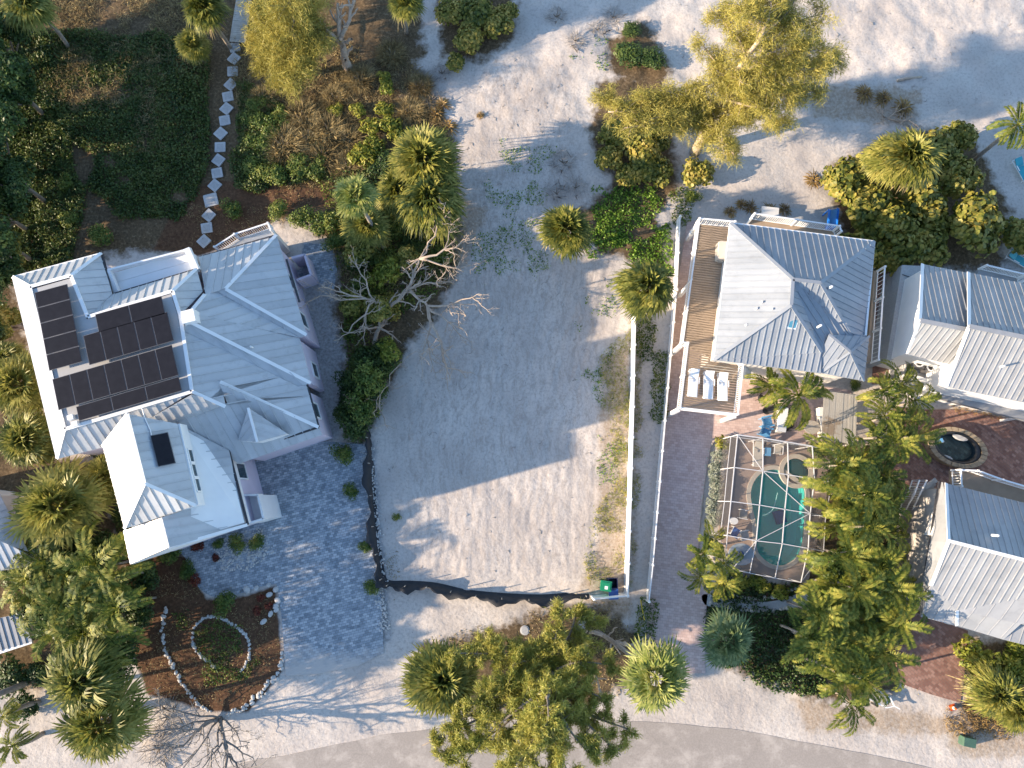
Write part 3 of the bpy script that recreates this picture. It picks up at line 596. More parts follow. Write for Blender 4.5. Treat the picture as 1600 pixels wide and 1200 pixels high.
wallblock(hs, [G1, G2, H1, H2, J1, G4], -0.1, zr - 0.13, 'lav'); wallblock(hs, [G5, H2 + Vector((0, .3, 0)), H3, H4, J2], -0.15, zr - 0.14, 'lav'); wallblock(hs, [J2, H4b, H5, S1, S2, L2], -0.2, zr - 0.36, 'lav')
wallblock(hs, [w1, r1, c1, c2, w2], 3.0, 7.15, 'trim', 0.3); MB().beam(c1 - Vector((0, 0, .55)) + Vector((.06, 0, 0)), c2 - Vector((0, 0, .55)) + Vector((.06, 0, 0)), 0.1, 1.0).build('clerestory', MT['trim'], hs)
wallblock(hs, [w1, q1, q2, q3, q4, g1, w2], -0.25, 5.05, 'lav', 0.3)
MB().slab([q4 - Vector((0, .02, .06)), q3 - Vector((0, .02, .06)), g1 - Vector((0, .02, .06))], 0.5).build('gable', MT['trim'], hs)
ou = (c2 - c1).normalized(); on = Vector((-ou.y, ou.x, 0)); on = on if on.x > 0 else -on
for k in (0.40, 0.58, 0.76): a = c1.lerp(c2, k) + on * 0.08; window(hs, a - ou * 0.42, a + ou * 0.42, 7.35, 7.95, on)
def wall_win(a, b, k, wd, z0, z1, ins=0.33):
    a = Vector((a.x, a.y, 0)); b = Vector((b.x, b.y, 0)); d = (b - a).normalized(); o = Vector((-d.y, d.x, 0)); o = o if o.x > 0 else -o
    q = a.lerp(b, k) - o * ins; window(hs, q - d * wd / 2, q + d * wd / 2, z0, z1, o)
wall_win(q2, q3, 0.25, 1.1, 2.6, 4.2, 0.27); wall_win(G2, H1, 0.78, 1.1, 2.4, 3.9); wall_win(H4b, H5, 0.5, 1.1, 2.4, 3.9); wall_win(G2, H1, 0.4, 1.1, 2.4, 3.9); wall_win(H2, H3, 0.5, 1.1, 0.9, 2.3)
# balcony on the corner of the lower wing
bq = [Z2(835, 515, 3.0), Z2(918, 513, 3.0), Z2(945, 622, 3.0), Z2(855, 648, 3.0)]
bal = MB().prism(bq, 0.0, 3.0).build('balcony', MT['trim'], hs)
for i in range(3): MB().beam(bq[i] + Vector((0, 0, .45)), bq[i + 1] + Vector((0, 0, .45)), 0.14, 0.95).build('parapet', MT['trim'], bal)
# roof terrace and the balconies on the dune side
tq = [Z1(520, 285, 6.3), Z1(880, 183, 6.3), Z1(915, 275, 6.3), Z1(548, 380, 6.3)]
ter = MB().prism(tq, 0.2, 6.15).build('terrace', MT['trim'], hs); boards(tq, 6.22, (tq[1] - tq[0]), 0.8, 0.02, 'trim', ter, 'terrace_floor')
MB().beam(tq[0] + Vector((0, 0, .4)), tq[1] + Vector((0, 0, .1)), 0.12, 0.42).build('parapet', MT['trim'], ter); MB().beam(tq[0] + Vector((0, 0, .4)), tq[3] + Vector((0, 0, .1)), 0.3, 0.42).build('parapet', MT['trim'], ter); MB().beam(tq[1] + Vector((0, 0, .4)), tq[2] + Vector((0, 0, .1)), 0.4, 0.42).build('parapet', MT['trim'], ter)
nb = [Z1(1020, 188, 3.6), Z1(1110, 130, 3.6), Z1(1262, 80, 3.6), Z1(1275, 112, 3.6), Z1(1120, 172, 3.6)]
nbo = MB().prism(nb, 0, 3.6).build('balcony', MT['cream'], hs); railing([nb[0], nb[1], nb[2], nb[3]], 3.6, 1.0, 'trim', nbo)
# outside shower box by the side wall
sq = P(480, 428, 0); sw = MB()
for a, b in (((462, 410), (482, 405)), ((482, 405), (492, 436)), ((492, 436), (470, 444))): sw.beam(P(*a, 1.0), P(*b, 1.0), 0.16, 2.1)
tag(sw.build('shower_enclosure', MT['lav']), 'small three sided lavender shower enclosure beside the house wall', 'shower enclosure')
# solar panels: rows across the flat roof
def solar(house, o, ux, vy, nu, nv, z, w, l, m='panel'):
    """panels on a lifted plane: corner o, unit steps ux (across) and vy"""
    for i in range(nu):
        for j in range(nv):
            c = o + ux * (w * (i + .5)) + vy * (l * (j + .5)); c = Vector((c.x, c.y, z)); R = Matrix((ux, vy, ux.cross(vy))).transposed()
            s_ = MB().box(c, (w - 0.02, l - 0.02, 0.04), M=R).build('solar_panel', MT['alu'], house)
            MB().box(c + Vector((0, 0, 0.022)), (w - 0.07, l - 0.07, 0.012), M=R).build('cell_sheet', MT[m], s_)
def grid_between(house, a, b, d, nu, nv, z):
    """nu x nv panels filling the parallelogram a-b (across), a-d (down)"""
    ux = (b - a); w = ux.length / nu; ux = ux.normalized(); v = (d - a); v = v - ux * v.dot(ux); l = v.length / nv; solar(house, a, ux, v.normalized(), nu, nv, z, w, l)
zp = zd + 0.32
grid_between(hs, Z1(160, 377, zp), Z1(312, 336, zp), Z1(245, 735, zp), 1, 5, zp)
grid_between(hs, Z1(440, 478, zp), Z1(748, 392, zp), Z1(462, 562, zp), 2, 1, zp)
grid_between(hs, Z1(385, 577, zp), Z1(775, 465, zp), Z1(420, 712, zp), 5, 1, zp)
grid_between(hs, Z1(242, 778, zp), Z1(796, 618, zp), Z1(278, 920, zp), 7, 1, zp)
grid_between(hs, Z1(352, 905, zp), Z1(828, 765, zp), Z1(368, 972, zp), 3, 1, zp)
for x, y in ((330, 955), (350, 985)): MB().box(Z1(x, y, zd + .15), (0.35, 0.3, 0.3), 0.3).build('junction_box', MT['trim'], hs)
# the single panel on the lower wing's slope
pa, pb, pc, pd_ = [Z2(x, y, 0) for x, y in ((400, 238), (480, 222), (517, 367), (437, 384))]
def on_plane(x, y, tri, lift):
    a, b, c = tri; n = (b - a).cross(c - a).normalized(); n = n if n.z > 0 else -n; cpos = Vector((0, 0, H)); d = Z2(x, y, 0) - cpos
    k = (a + n * lift - cpos).dot(n) / d.dot(n); return cpos + d * k
pp = [on_plane(x, y, (r1, c1, r2), 0.14) for x, y in ((400, 238), (480, 222), (517, 367), (437, 384))]
s_ = MB().slab(pp, 0.05).build('solar_panel', MT['alu'], hs); cc = sum(pp, Vector()) / 4; MB().slab([cc + (q - cc) * 0.96 + Vector((0, 0, .012)) for q in pp], 0.01).build('cell_sheet', MT['panel'], s_)
cq = [on_plane(x, y, (r1, c1, r2), 0.06) for x, y in ((375, 160), (400, 215), (405, 240))]; MB().tube([Z2(358, 100, zd - .3)] + cq, 0.035, 5).build('conduit', MT['trim'], hs)
for x, y in ((1170, 632),): pipe(hs, Z1(x, y, 6.5), 0.4)

# ---------------------------------------------------------------- the pool house: hip roof and deck
def Z3(x, y, z): return P(1000 + x / 3.0, 300 + y / 3.0, z)
h2 = thing('stilt_house', P(1230, 460, 0), 'square house with white hipped metal roof and long side deck beside the pool', 'house')
ze, zk = 6.0, 8.3
NW, NE, SW, SE = Z3(424, 145, ze), Z3(1098, 232, ze), Z3(345, 787, ze), Z3(1058, 672, ze)
k1, k2, k3 = Z3(716, 410, zk), Z3(708, 530, zk), Z3(846, 426, zk)
pNE0, pk0 = Z3(1072, 678, 5.95), Z3(885, 668, 6.75)
S3_, V3, E3 = Z3(848, 850, ze), Z3(852, 752, 6.5), Z3(985, 662, 6.4)
rf2 = MB().prism(inset([(q.x, q.y) for q in (NW, NE, SE, S3_, SW)], 0.3), ze - 0.2, ze - 0.06).build('roof', MT['trim'], h2)
for f in ([NW, k1, k2, SW], [NW, NE, k3, k1], [NE, SE, E3, k3], [SW, k2, V3], [SW, V3, S3_], [k1, k2, V3], [k1, k3, E3], [k1, E3, V3], [SE, E3, pNE0], [E3, V3, pk0, pNE0]): roof_facet(rf2, f, 0.42, 'roofr', 0.05, 0.06)
caps(rf2, [(NW, k1), (k1, k2), (k2, SW), (NE, k3), (k1, k3), (k2, V3), (k3, E3)], 0.22, 'roofr')
pk1, pk2, pNE, pSE, pSW = Z3(885, 668, 6.9), Z3(985, 750, 6.9), Z3(1075, 676, 5.9), Z3(1050, 886, 5.7), Z3(846, 848, 5.8)
for f in ([pk1, pk2, pSW, V3], [pk1, pNE, pk2], [pNE, pSE, pk2], [pk2, pSE, pSW]): roof_facet(rf2, f, 0.42, 'roofr', 0.05, 0.06)
caps(rf2, [(pk1, pk2), (pk2, pNE), (pk2, pSE), (pk2, pSW)], 0.16, 'roofr')
gutter(rf2, NE, SE, 'trim'); gutter(rf2, NW, NE, 'trim'); gutter(rf2, NW, SW, 'trim', 0.1, 0.1)
wallblock(h2, [NW, NE, SE, pNE, pSE, S3_, SW], -0.1, ze - 0.25, 'cream', 0.5)
for x, y in ((565, 520), (540, 550), (612, 553), (492, 627)):
    z = ze + (zk - ze) * ((x - 385) / 330.0); pipe(h2, Z3(x, y, z), 0.3, 0.07)
pipe(h2, Z3(835, 632, 7.4), 0.45, 0.07); pipe(h2, Z3(888, 450, 7.9), 0.35, 0.08)
skc = [Z3(x, y, 7.55) for x, y in ((697, 597), (738, 601), (735, 641), (692, 637))]
skl = MB().slab([skc[0] + Vector((0, 0, .2)), skc[1] + Vector((0, 0, .2)), skc[2] - Vector((0, 0, .15)), skc[3] - Vector((0, 0, .15))], 0.2).build('skylight', MT['trim'], h2)
c_ = sum(skc, Vector()) / 4; g_ = [c_ + (q - c_) * 0.8 for q in skc]; MB().slab([g_[0] + Vector((0, 0, .185)), g_[1] + Vector((0, 0, .185)), g_[2] - Vector((0, 0, .10)), g_[3] - Vector((0, 0, .10))], 0.02).build('pane', MT['skyl'], skl)
zf = 3.2
dpoly = [Z3(262, 150, zf), Z3(425, 165, zf), Z3(420, 400, zf), Z3(372, 795, zf), Z3(462, 812, zf), Z3(437, 1050, zf), Z3(172, 1020, zf), Z3(208, 722, zf), Z3(184, 718, zf)]
dkb = MB().prism(inset([(q.x, q.y) for q in (dpoly[0], dpoly[1], dpoly[2], dpoly[3], dpoly[7], dpoly[8])], 0.12), zf - 0.35, zf - 0.06).build('deck', MT['board'], h2)
boards([dpoly[0], dpoly[1], dpoly[2], dpoly[3], dpoly[7], dpoly[8]], zf, (1, -0.13), 0.14, 0.04, 'board', dkb, 'deck_boards')
boards([dpoly[7], dpoly[3], dpoly[4], dpoly[5], dpoly[6]], zf - 0.004, (1, -0.13), 0.14, 0.04, 'board', dkb, 'deck_boards')
for q in (dpoly[0], dpoly[8], dpoly[6], dpoly[5], dpoly[0].lerp(dpoly[8], .5)): MB().box((q.x + .15, q.y, zf / 2 - 0.1), (0.25, 0.25, zf - 0.2)).build('stilt', MT['trim'], dkb)
railing([dpoly[1], dpoly[0], dpoly[8], dpoly[7], dpoly[6], dpoly[5], dpoly[4]], zf, 1.05, 'trim', dkb)
rb = [Z3(500, 150, zf), Z3(515, 128, zf), Z3(905, 185, zf), Z3(912, 210, zf)]
rbo = MB().prism([rb[0], rb[1], rb[2], rb[3]], zf - .3, zf).build('back_balcony', MT['board'], h2); railing(rb, zf, 1.05, 'trim', rbo)
eb = [Z3(1100, 370, zf), Z3(1112, 372, zf), Z3(1082, 800, zf), Z3(1060, 800, zf)]
ebo = MB().prism(eb, zf - .3, zf).build('side_walkway', MT['board'], h2); railing([eb[1], eb[2]], zf, 1.05, 'trim', ebo, sp=0.3)
st = MB()
for k in range(6): q = Z3(478 + k * 9, 838 + k * 1.2, 2.9 - k * .4); st.box(q, (0.5, 1.1, 0.08), math.radians(-8))
st.build('stair', MT['trim'], h2)

# ---------------------------------------------------------------- the two gabled houses to the east
def ZA(x, y, z): return P(1360 + x / 6.667, 390 + y / 6.667, z)
h3 = thing('gabled_house', P(1530, 520, 0), 'long white house with stepped gabled metal roof and air conditioners at its side', 'house')
ea, ra = 5.2, 7.6
a1, a2, a3, a4, a5, a6 = ZA(540, 150, ea), ZA(1020, 245, ea), ZA(1000, 835, ra), ZA(515, 740, ra), ZA(880, 1215, ea), ZA(385, 1085, ea)
roof3 = MB().prism(inset([(q.x, q.y) for q in (a1, a2, a5, a6)], 0.2), ea - 0.2, ea - 0.06).build('roof', MT['trim'], h3)
for f in ([a1, a2, a3, a4], [a4, a3, a5, a6]): roof_facet(roof3, f, 0.38, 'roof2', 0.045, 0.06)
b1, b2, b3, b4 = ZA(1020, 238, ea + .5), ZA(1025, 800, ra + .5), P(1478, 604, ea + .5), None
dirx = (a2 - a1).normalized(); far = 13.0
b1r, b2r, b3r = b1 + Vector((dirx.x * far, dirx.y * far, 0)), b2 + Vector((dirx.x * far, dirx.y * far, 0)), b3 + Vector((dirx.x * far, dirx.y * far, 0))
for f in ([b1, b1r, b2r, b2], [b2, b2r, b3r, b3]): roof_facet(roof3, f, 0.38, 'roof2', 0.045, 0.06)
caps(roof3, [(a4, a3), (b2, b2r)], 0.3, 'roof2'); caps(roof3, [(a1, a4), (a4, a6), (b1, b2), (b2, b3)], 0.22)
wallblock(h3, [a1, a2, a5, a6], -0.1, ea - 0.2, 'trim', 0.25); wallblock(h3, [b1, b1r, b3r, b3], -0.15, ea + 0.35, 'trim', 0.3)
MB().add([a1 + Vector((.25, 0, -.1)), a4 + Vector((.25, 0, -.1)), a6 + Vector((.25, 0, -.1)), a6 + Vector((.45, 0, -.2)), a4 + Vector((.45, 0, -.2)), a1 + Vector((.45, 0, -.2))], [(0, 1, 2), (5, 4, 3), (0, 5, 4, 1), (1, 4, 3, 2)]).build('gable', MT['trim'], h3)
lo = [ZA(330, 160, 2.6), ZA(530, 170, 2.6), ZA(400, 1090, 2.6), ZA(165, 1170, 2.6)]
lw = MB().prism(lo, 0, 2.6).build('side_annex', MT['slab2'], h3); MB().prism([ZA(410, 320, 3.0), ZA(510, 280, 3.0), ZA(395, 1060, 3.0), ZA(270, 1100, 3.0)], 2.5, 3.2).build('annex_roof', MT['roofr'], lw)
MB().beam(ZA(332, 260, 2.72), ZA(420, 290, 2.72), .05, .05).beam(ZA(415, 300, 2.72), ZA(270, 1100, 2.72), .06, .06).build('gutter', MT['gutter'], lw)
fr_ = [P(1420, 588, 2.4), P(1480, 606, 2.4), P(1600, 641, 2.4), P(1680, 664, 2.4)]; fo = [P(1422, 606, 2.4), P(1452, 618, 2.4), P(1600, 656, 2.4), P(1680, 678, 2.4)]
por = MB().prism(fr_ + fo[::-1], 2.0, 2.4).build('porch', MT['roof2'], h3)
for q in fo: MB().box((q.x, q.y + .2, 1.0), (.16, .16, 2.0)).build('post', MT['trim'], por)
MB().beam(fr_[0] + Vector((0, 0, .1)), fr_[1] + Vector((0, 0, .1)), .3, .3).build('parapet', MT['trim'], por)
pl_ = [P(1414, 556, 2.3), P(1484, 572, 2.3), P(1478, 606, 2.3), P(1416, 588, 2.3)]; MB().prism(pl_, 0, 2.3).build('equipment_platform', MT['slab2'], h3)
pipe(h3, P(1564, 573, 7.2), .35)
for x, y in ((1427, 569), (1446, 576)):
    q = P(x, y, 2.3); ac = thing('air_conditioner', q, 'grey box air conditioner with round fan on the east house platform', 'air conditioner', 'air conditioners on the platform')
    MB().box(q + Vector((0, 0, .38)), (0.8, 0.8, 0.76), -.2).build('case', MT['alu'], ac); MB().lathe(q + Vector((0, 0, .76)), [(.36, 0), (.36, .03), (.30, .05), (.26, .03), (.26, .0)], 18).build('fan_guard', MT['trim'], ac)
    fn = MB().lathe(q + Vector((0, 0, .77)), [(.25, 0), (.08, .015)], 14).build('fan', MT['blackmetal'], ac)
q = P(1371, 566, 0); pt = MB().box(q + Vector((0, 0, .35)), (0.9, 0.55, 0.7)); pt.build('case_', MT['trim']) if False else tag(pt.build('pool_pump_box', MT['trim']), 'small white equipment box between the two houses', 'equipment box')
bk = [ZA(1125, 205, 3), ZA(1530, 300, 3), ZA(1520, 360, 3), ZA(1110, 260, 3)]; bo = MB().prism(bk, 2.7, 3.0).build('back_balcony', MT['roof2'], h3); railing(bk[:3], 3.0, 0.9, 'trim', bo)

MT['tan'] = plain('palm_shaded_siding', (.40, .38, .35), (.34, .32, .3), 1.2, .75)  # pale siding darkened: the palms' shade is put into its colour
def ZB(x, y, z): return P(1390 + x / 4.0, 720 + y / 4.0, z)
h4 = thing('corner_house', P(1540, 880, 0), 'white house with pale metal roof crossed by a palm shadow near the brick driveway', 'house')
eb_, rb_ = 5.2, 7.6
n1_, n2_, m1, m2 = ZB(352, 140, eb_), ZB(840, 262, eb_), ZB(368, 500, rb_), ZB(840, 632, rb_)
dd = (n2_ - n1_).normalized(); n2_ = n1_ + dd * 11; m2 = m1 + Vector((dd.x, dd.y, 0)) * 11
sW, sV, sC = ZB(258, 780, 5.9), ZB(420, 935, 5.3), ZB(840, 640, rb_)
s0, s1, s2 = ZB(195, 975, 4.6), ZB(418, 1030, 4.6), ZB(712, 1118, 4.6)
kN, kS = ZB(312, 128, 5.0), ZB(200, 850, 4.9)
roof4 = MB().prism(inset([(q.x, q.y) for q in (n1_, n2_, m2, sW)], .3), eb_ - .3, eb_ - .1).build('roof', MT['trim'], h4)
roof_facet(roof4, [n1_, n2_, m2, m1], 0.42, 'roof2', 0.045, 0.06); sV = rayp(ZB, 420, 935, m1, m2, sW); e0_ = m1.lerp(m2, .9); roof_facet(roof4, [m1, e0_, sV, sW], 0.42, 'roof2', 0.045, 0.06)
roof_facet(roof4, [n1_, m1, sW, kS, kN], 1.2, 'roof2', 0.02, 0.03)
[roof_facet(roof4, f, 0.6, 'roof2', 0.03, 0.05) for f in ([sW, sV, s1], [sW, s1, s0], [sW, s0, kS])]
e1_, e2_ = e0_, ZB(820, 1020, 5.6); e3_ = e2_ + Vector((dd.x, dd.y, 0)) * 6
[roof_facet(roof4, f, 0.85, 'roof2', 0.025, 0.05) for f in ([sV, e1_, e2_], [sV, e2_, s2], [sV, s2, s1])]
roof_facet(roof4, [e1_, e1_ + dd * 5, e3_, e2_], 0.5, 'roof2', 0.03, 0.05); roof_facet(roof4, [ZB(725, 1003, 5.0), ZB(1200, 1100, 5.0), ZB(1200, 1240, 4.5), s2], 0.6, 'roof2', 0.03, 0.05)
caps(roof4, [(n1_, m1), (m1, m2), (m1, sW), (sV, s1)], 0.2)
gutter(roof4, kN, kS, 'gutter', 0.1, 0.1)
wallblock(h4, [n1_, n2_, m2, sV, s1, s0, kS, kN], -.1, 4.5, 'tan', 0.35); wallblock(h4, [s1, e1_, e3_, ZB(1200, 1200, 5), s2], -.15, 4.4, 'trim', 0.4); wallblock(h4, [n1_, n2_, m2, m1], 4.3, 5.1, 'cream', 0.3)
pipe(h4, ZB(648, 465, 7.3), .45, .08)
pg = [ZB(385, 60, 3.2), ZB(490, 65, 3.2), ZB(640, 120, 3.2), ZB(860, 185, 3.2), ZB(1000, 220, 3.2), ZB(1000, 300, 3.2), ZB(390, 160, 3.2)]
pgo = MB().prism(pg, 2.9, 3.2).build('balcony', MT['board'], h4); railing([pg[6], pg[0], pg[1], pg[2], pg[3], pg[4]], 3.2, 1.05, 'vinyl', pgo, sp=.16)
stp = MB()
for k in range(11):
    q = ZB(245 - k * 9.5, 150 + k * 21, 2.9 - k * .25); stp.box(q, (1.3, 0.32, 0.07), math.radians(33))
sto = stp.build('stair', MT['greywood'], h4)
for off in (-14, 34):
    rl = MB(); pts_ = [ZB(200 + off, 120, 3.9), ZB(165 + off * .7, 210, 3.2), ZB(100 + off, 330, 1.3)]
    for i in range(2):
        rl.beam(pts_[i], pts_[i + 1], .08, .06); rl.beam(pts_[i] - Vector((0, 0, .85)), pts_[i + 1] - Vector((0, 0, .85)), .06, .05)
        for k in range(9): q = pts_[i].lerp(pts_[i + 1], k / 9); rl.box(q - Vector((0, 0, .45)), (.03, .03, .9))
    rl.build('handrail', MT['trim'], sto)
MB().prism([ZB(235, 230, .4), ZB(290, 225, .4), ZB(250, 620, .4), ZB(190, 700, .4), ZB(150, 450, .4)], 0, .12).build('side_slab', MT['greywood'], h4)  # darker board colour stands in for palm shade on this slab

# ---------------------------------------------------------------- neighbours at the west edge
h5 = thing('neighbour_house', P(-30, 850, 0), 'blue white metal roof corner of a house behind the west palms', 'house')
v = [P(-2, 745, 5.0), P(44, 862, 5.0), P(-10, 902, 5.0), P(-2, 845, 5.9)]
wl, wr_ = P(-170, 780, 5.0), P(-170, 930, 5.0)
ro5 = MB().prism(inset([(q.x, q.y) for q in (P(-160, 745, 5), P(-4, 765, 5), v[1], v[2], wr_)], .3), 4.7, 4.9).build('roof', MT['trim'], h5)
roof_facet(ro5, [P(-4, 765, 5), v[1], v[3], P(-60, 790, 6.6)], .45); roof_facet(ro5, [v[3], v[1], v[2], wr_, P(-150, 850, 6.4)], .45); roof_facet(ro5, [P(-4, 765, 5), P(-60, 790, 6.6), P(-150, 850, 6.4), P(-180, 770, 5)], .45)
wallblock(h5, [P(-160, 745, 5), P(-4, 765, 5), v[1], v[2], wr_], -.1, 4.75, 'cream', .4)
h6 = thing('garden_shed', P(-10, 1000, 0), 'low white ribbed metal roof over a shed at the west edge', 'shed')
sv = [P(-90, 975, 2.8), P(52, 972, 2.8), P(58, 1005, 2.5), P(-90, 1062, 2.5)]
sv = [P(-90, 985, 2.9), P(34, 958, 2.9), P(50, 1003, 2.5), P(-90, 1048, 2.5)]
ro6 = MB().prism(inset([(q.x, q.y) for q in sv], .25), 2.2, 2.4).build('roof', MT['trim'], h6); roof_facet(ro6, sv, .4, 'roof2', .05, .08); gutter(ro6, sv[2], sv[3], 'trim', .2, .15)
wallblock(h6, sv, -.1, 2.3, 'cream', .4)
# ================================================================ fences
def vinyl_fence(name, line, h, label, step=2.4):
    pts = [P(x, y, 0) for x, y in line]; f = thing(name, pts[0], label, 'fence'); acc = []
    for i in range(len(pts) - 1):
        n = max(round((pts[i + 1] - pts[i]).length / step), 1)
        for k in range(n): acc.append(pts[i].lerp(pts[i + 1], k / n))
    acc.append(pts[-1])
    for i, q in enumerate(acc):
        p_ = MB().box((q.x, q.y, h / 2 + .03), (.13, .13, h + .1)); po = p_.build('post', MT['vinyl'], f)
        MB().add([(q.x + a * .085, q.y + b_ * .085, h + .08) for a, b_ in ((-1, -1), (1, -1), (1, 1), (-1, 1))] + [(q.x, q.y, h + .17)], [(0, 1, 4), (1, 2, 4), (2, 3, 4), (3, 0, 4), (3, 2, 1, 0)]).build('post_cap', MT['vinyl'], po)
        if i < len(acc) - 1:
            r = acc[i + 1]; d = (r - q).normalized(); a = q + d * .06; b_ = r - d * .06; pan = MB(); nb_ = 14
            for k in range(nb_): s0 = a.lerp(b_, (k + .04) / nb_); s1 = a.lerp(b_, (k + .96) / nb_); pan.beam(s0 + Vector((0, 0, h / 2 + .04)), s1 + Vector((0, 0, h / 2 + .04)), .025, h - .22)
            po_ = pan.build('panel', MT['vinyl'], f)
            for z in (.12, h - .06): MB().beam(a + Vector((0, 0, z)), b_ + Vector((0, 0, z)), .06, .14).build('rail', MT['vinyl'], po_)
    return f
vinyl_fence('vinyl_fence', [(987, 500), (984, 640), (980, 780), (975, 926), (924, 931)], 1.75, 'tall white vinyl fence along the bare sand lot, turning at the bins')
vinyl_fence('picket_fence', [(1057, 348), (1052, 460), (1043, 560), (1034, 660), (1022, 800), (1015, 880), (1009, 936)], 1.25, 'long white vinyl fence between sand path and pink driveway')
# the black silt fence: a sagging cloth on stakes
sf = thing('silt_fence', P(580, 720, 0), 'sagging black silt fence around two sides of the bare lot', 'fence')
line = smooth_poly(W((562, 662), (577, 690), (579, 740), (583, 800), (588, 850), (596, 900), (607, 913), (640, 914), (680, 917), (725, 927), (770, 932), (820, 935), (860, 935), (920, 929)), 7, False)
cl = MB(); vs = []; n = len(line)
for i, q in enumerate(line):
    d = (line[min(i + 1, n - 1)] - line[max(i - 1, 0)]).normalized(); o = Vector((-d.y, d.x, 0)); lean = .22 + .20 * math.sin(i * .55) + .1 * math.sin(i * 1.7); hh = .62 + .16 * math.sin(i * .8 + 1)
    for u, zz in ((0.30, .0), (0.12, .02), (0.0, hh * .5), (-lean * .7, hh), (-lean - .1, hh * .93)): vs.append(q + o * u + Vector((0, 0, zz)))
cl.add(vs, [(i * 5 + k, i * 5 + k + 1, i * 5 + k + 6, i * 5 + k + 5) for i in range(n - 1) for k in range(4)])
cl.build('cloth', MT['black'], sf, True)
for i in range(0, n, 6): q = line[i]; MB().box((q.x, q.y, .45), (.05, .05, .95)).build('stake', MT['greywood'], sf)

# ================================================================ bins
def bin_(px, py, rz, m, lidm, label, opened=False, sticker=False):
    q = P(px, py, 0); b_ = thing('wheelie_bin', q, label, 'bin'); R = Matrix.Rotation(rz, 3, 'Z'); Lp = lambda x, y, z: q + R @ Vector((x, y, z))
    w0, w1, d0, d1, h = .26, .33, .28, .37, 1.0
    vs = [Lp(a * w0, c_ * d0, .06) for a, c_ in ((-1, -1), (1, -1), (1, 1), (-1, 1))] + [Lp(a * w1, c_ * d1, h) for a, c_ in ((-1, -1), (1, -1), (1, 1), (-1, 1))] + [Lp(a * w1 * .88, c_ * d1 * .88, h) for a, c_ in ((-1, -1), (1, -1), (1, 1), (-1, 1))] + [Lp(a * w0 * .85, c_ * d0 * .85, .15) for a, c_ in ((-1, -1), (1, -1), (1, 1), (-1, 1))]
    fs = [(3, 2, 1, 0), (12, 13, 14, 15)]
    for k in range(4):
        j = (k + 1) % 4; fs += [(k, j, 4 + j, 4 + k), (4 + k, 4 + j, 8 + j, 8 + k), (8 + k, 8 + j, 12 + j, 12 + k)]
    MB().add(vs, fs).build('body', MT[m], b_)
    if opened: MB().box(Lp(0, -d1 - .36, .93), (.66, .72, .05), rz).build('lid', MT[lidm], b_)
    else:
        ld_ = MB().box(Lp(0, 0, h + .03), (.70, .78, .06), rz).build('lid', MT[lidm], b_)
        MB().box(Lp(0, 0, h + .075), (.5, .56, .04), rz).build('lid_crown', MT[lidm], ld_)
        if sticker: MB().box(Lp(.1, .02, h + .099), (.22, .22, .008), rz).build('label', MT['trim'], ld_)
    MB().tube([Lp(-.2, -d1 - .06, h - .06), Lp(.2, -d1 - .06, h - .06)], .025, 6).build('handle', MT['blackmetal'], b_)
    for s in (-1, 1): MB().tube([Lp(s * .24, -.3, .12), Lp(s * .31, -.3, .12)], .12, 12).build('wheel', MT['blackmetal'], b_)
bin_(944, 913, math.radians(-98), 'greenbin', 'greenbin', 'green wheelie bin with a white lid label in the fence corner', False, True)
bin_(955, 909, math.radians(2), 'navybin', 'bluebin', 'open navy wheelie bin with blue lid folded back on the fence', True)

# ================================================================ pool cage
cg = thing('pool_cage', P(1215, 800, 0), 'white framed screen enclosure over the kidney shaped pool', 'pool enclosure')
zt, zeav = 3.1, 2.25
gl_ = {}
cols_t = [[(300, 45), (275, 290), (250, 545), (222, 800)], [(490, 70), (490, 318), (465, 572), (440, 840)], [(675, 100), (682, 345), (655, 605), (635, 862)], [(860, 130), (877, 378), (845, 635), (830, 897)]]
T_ = [[P(*Z5(*p), zt) for p in c_] for c_ in cols_t]
Wv = [P(*Z5(*p), zeav) for p in ((250, 58), (224, 297), (202, 544), (170, 795))]; Ev = [P(*Z5(*p), zeav) for p in ((1050, 158), (1010, 395), (960, 655), (945, 917))]
Sv = [P(*Z5(*p), zeav) for p in ((205, 1040), (390, 1082), (580, 1120), (775, 1152), (880, 1010))]
Nv = [T_[k][0] + Vector((0, 0, 0)) for k in range(4)]
def scr_mat():
    m, t, b = newmat('insect_screen'); t.nodes.remove(b); tr = nd(t, 'ShaderNodeBsdfTransparent'); df = nd(t, 'ShaderNodeBsdfDiffuse'); df.inputs[0].default_value = (.16, .15, .145, 1)
    mx = nd(t, 'ShaderNodeMixShader'); mx.inputs[0].default_value = .22; t.links.new(tr.outputs[0], mx.inputs[1]); t.links.new(df.outputs[0], mx.inputs[2]); t.links.new(mx.outputs[0], t.nodes['Material Output'].inputs[0]); return m
MT['screen'] = scr_mat()
def bar(a, b, w=.09, h=.09): MB().beam(a, b, w * .6, h * .7).build('frame_bar', MT['cage'], cg)
def pane(*q): MB().add([Vector(x) - Vector((0, 0, .03)) for x in q], [tuple(range(len(q)))]).build('screen_panel', MT['screen'], cg)
for i in range(4):
    for j in range(3): bar(T_[i][j], T_[i][j + 1])
for j in range(4):
    for i in range(3): bar(T_[i][j], T_[i + 1][j], .09 if j else .13, .09)
    bar(T_[0][j], Wv[j], .07, .07); bar(T_[3][j], Ev[j], .07, .07)
for i in range(3):
    for j in range(3): pane(T_[i][j], T_[i + 1][j], T_[i + 1][j + 1], T_[i][j + 1])
for j in range(3): bar(Wv[j], Wv[j + 1], .06, .06); bar(Ev[j], Ev[j + 1], .06, .06); pane(T_[0][j], T_[0][j + 1], Wv[j + 1], Wv[j]); pane(T_[3][j], T_[3][j + 1], Ev[j + 1], Ev[j])
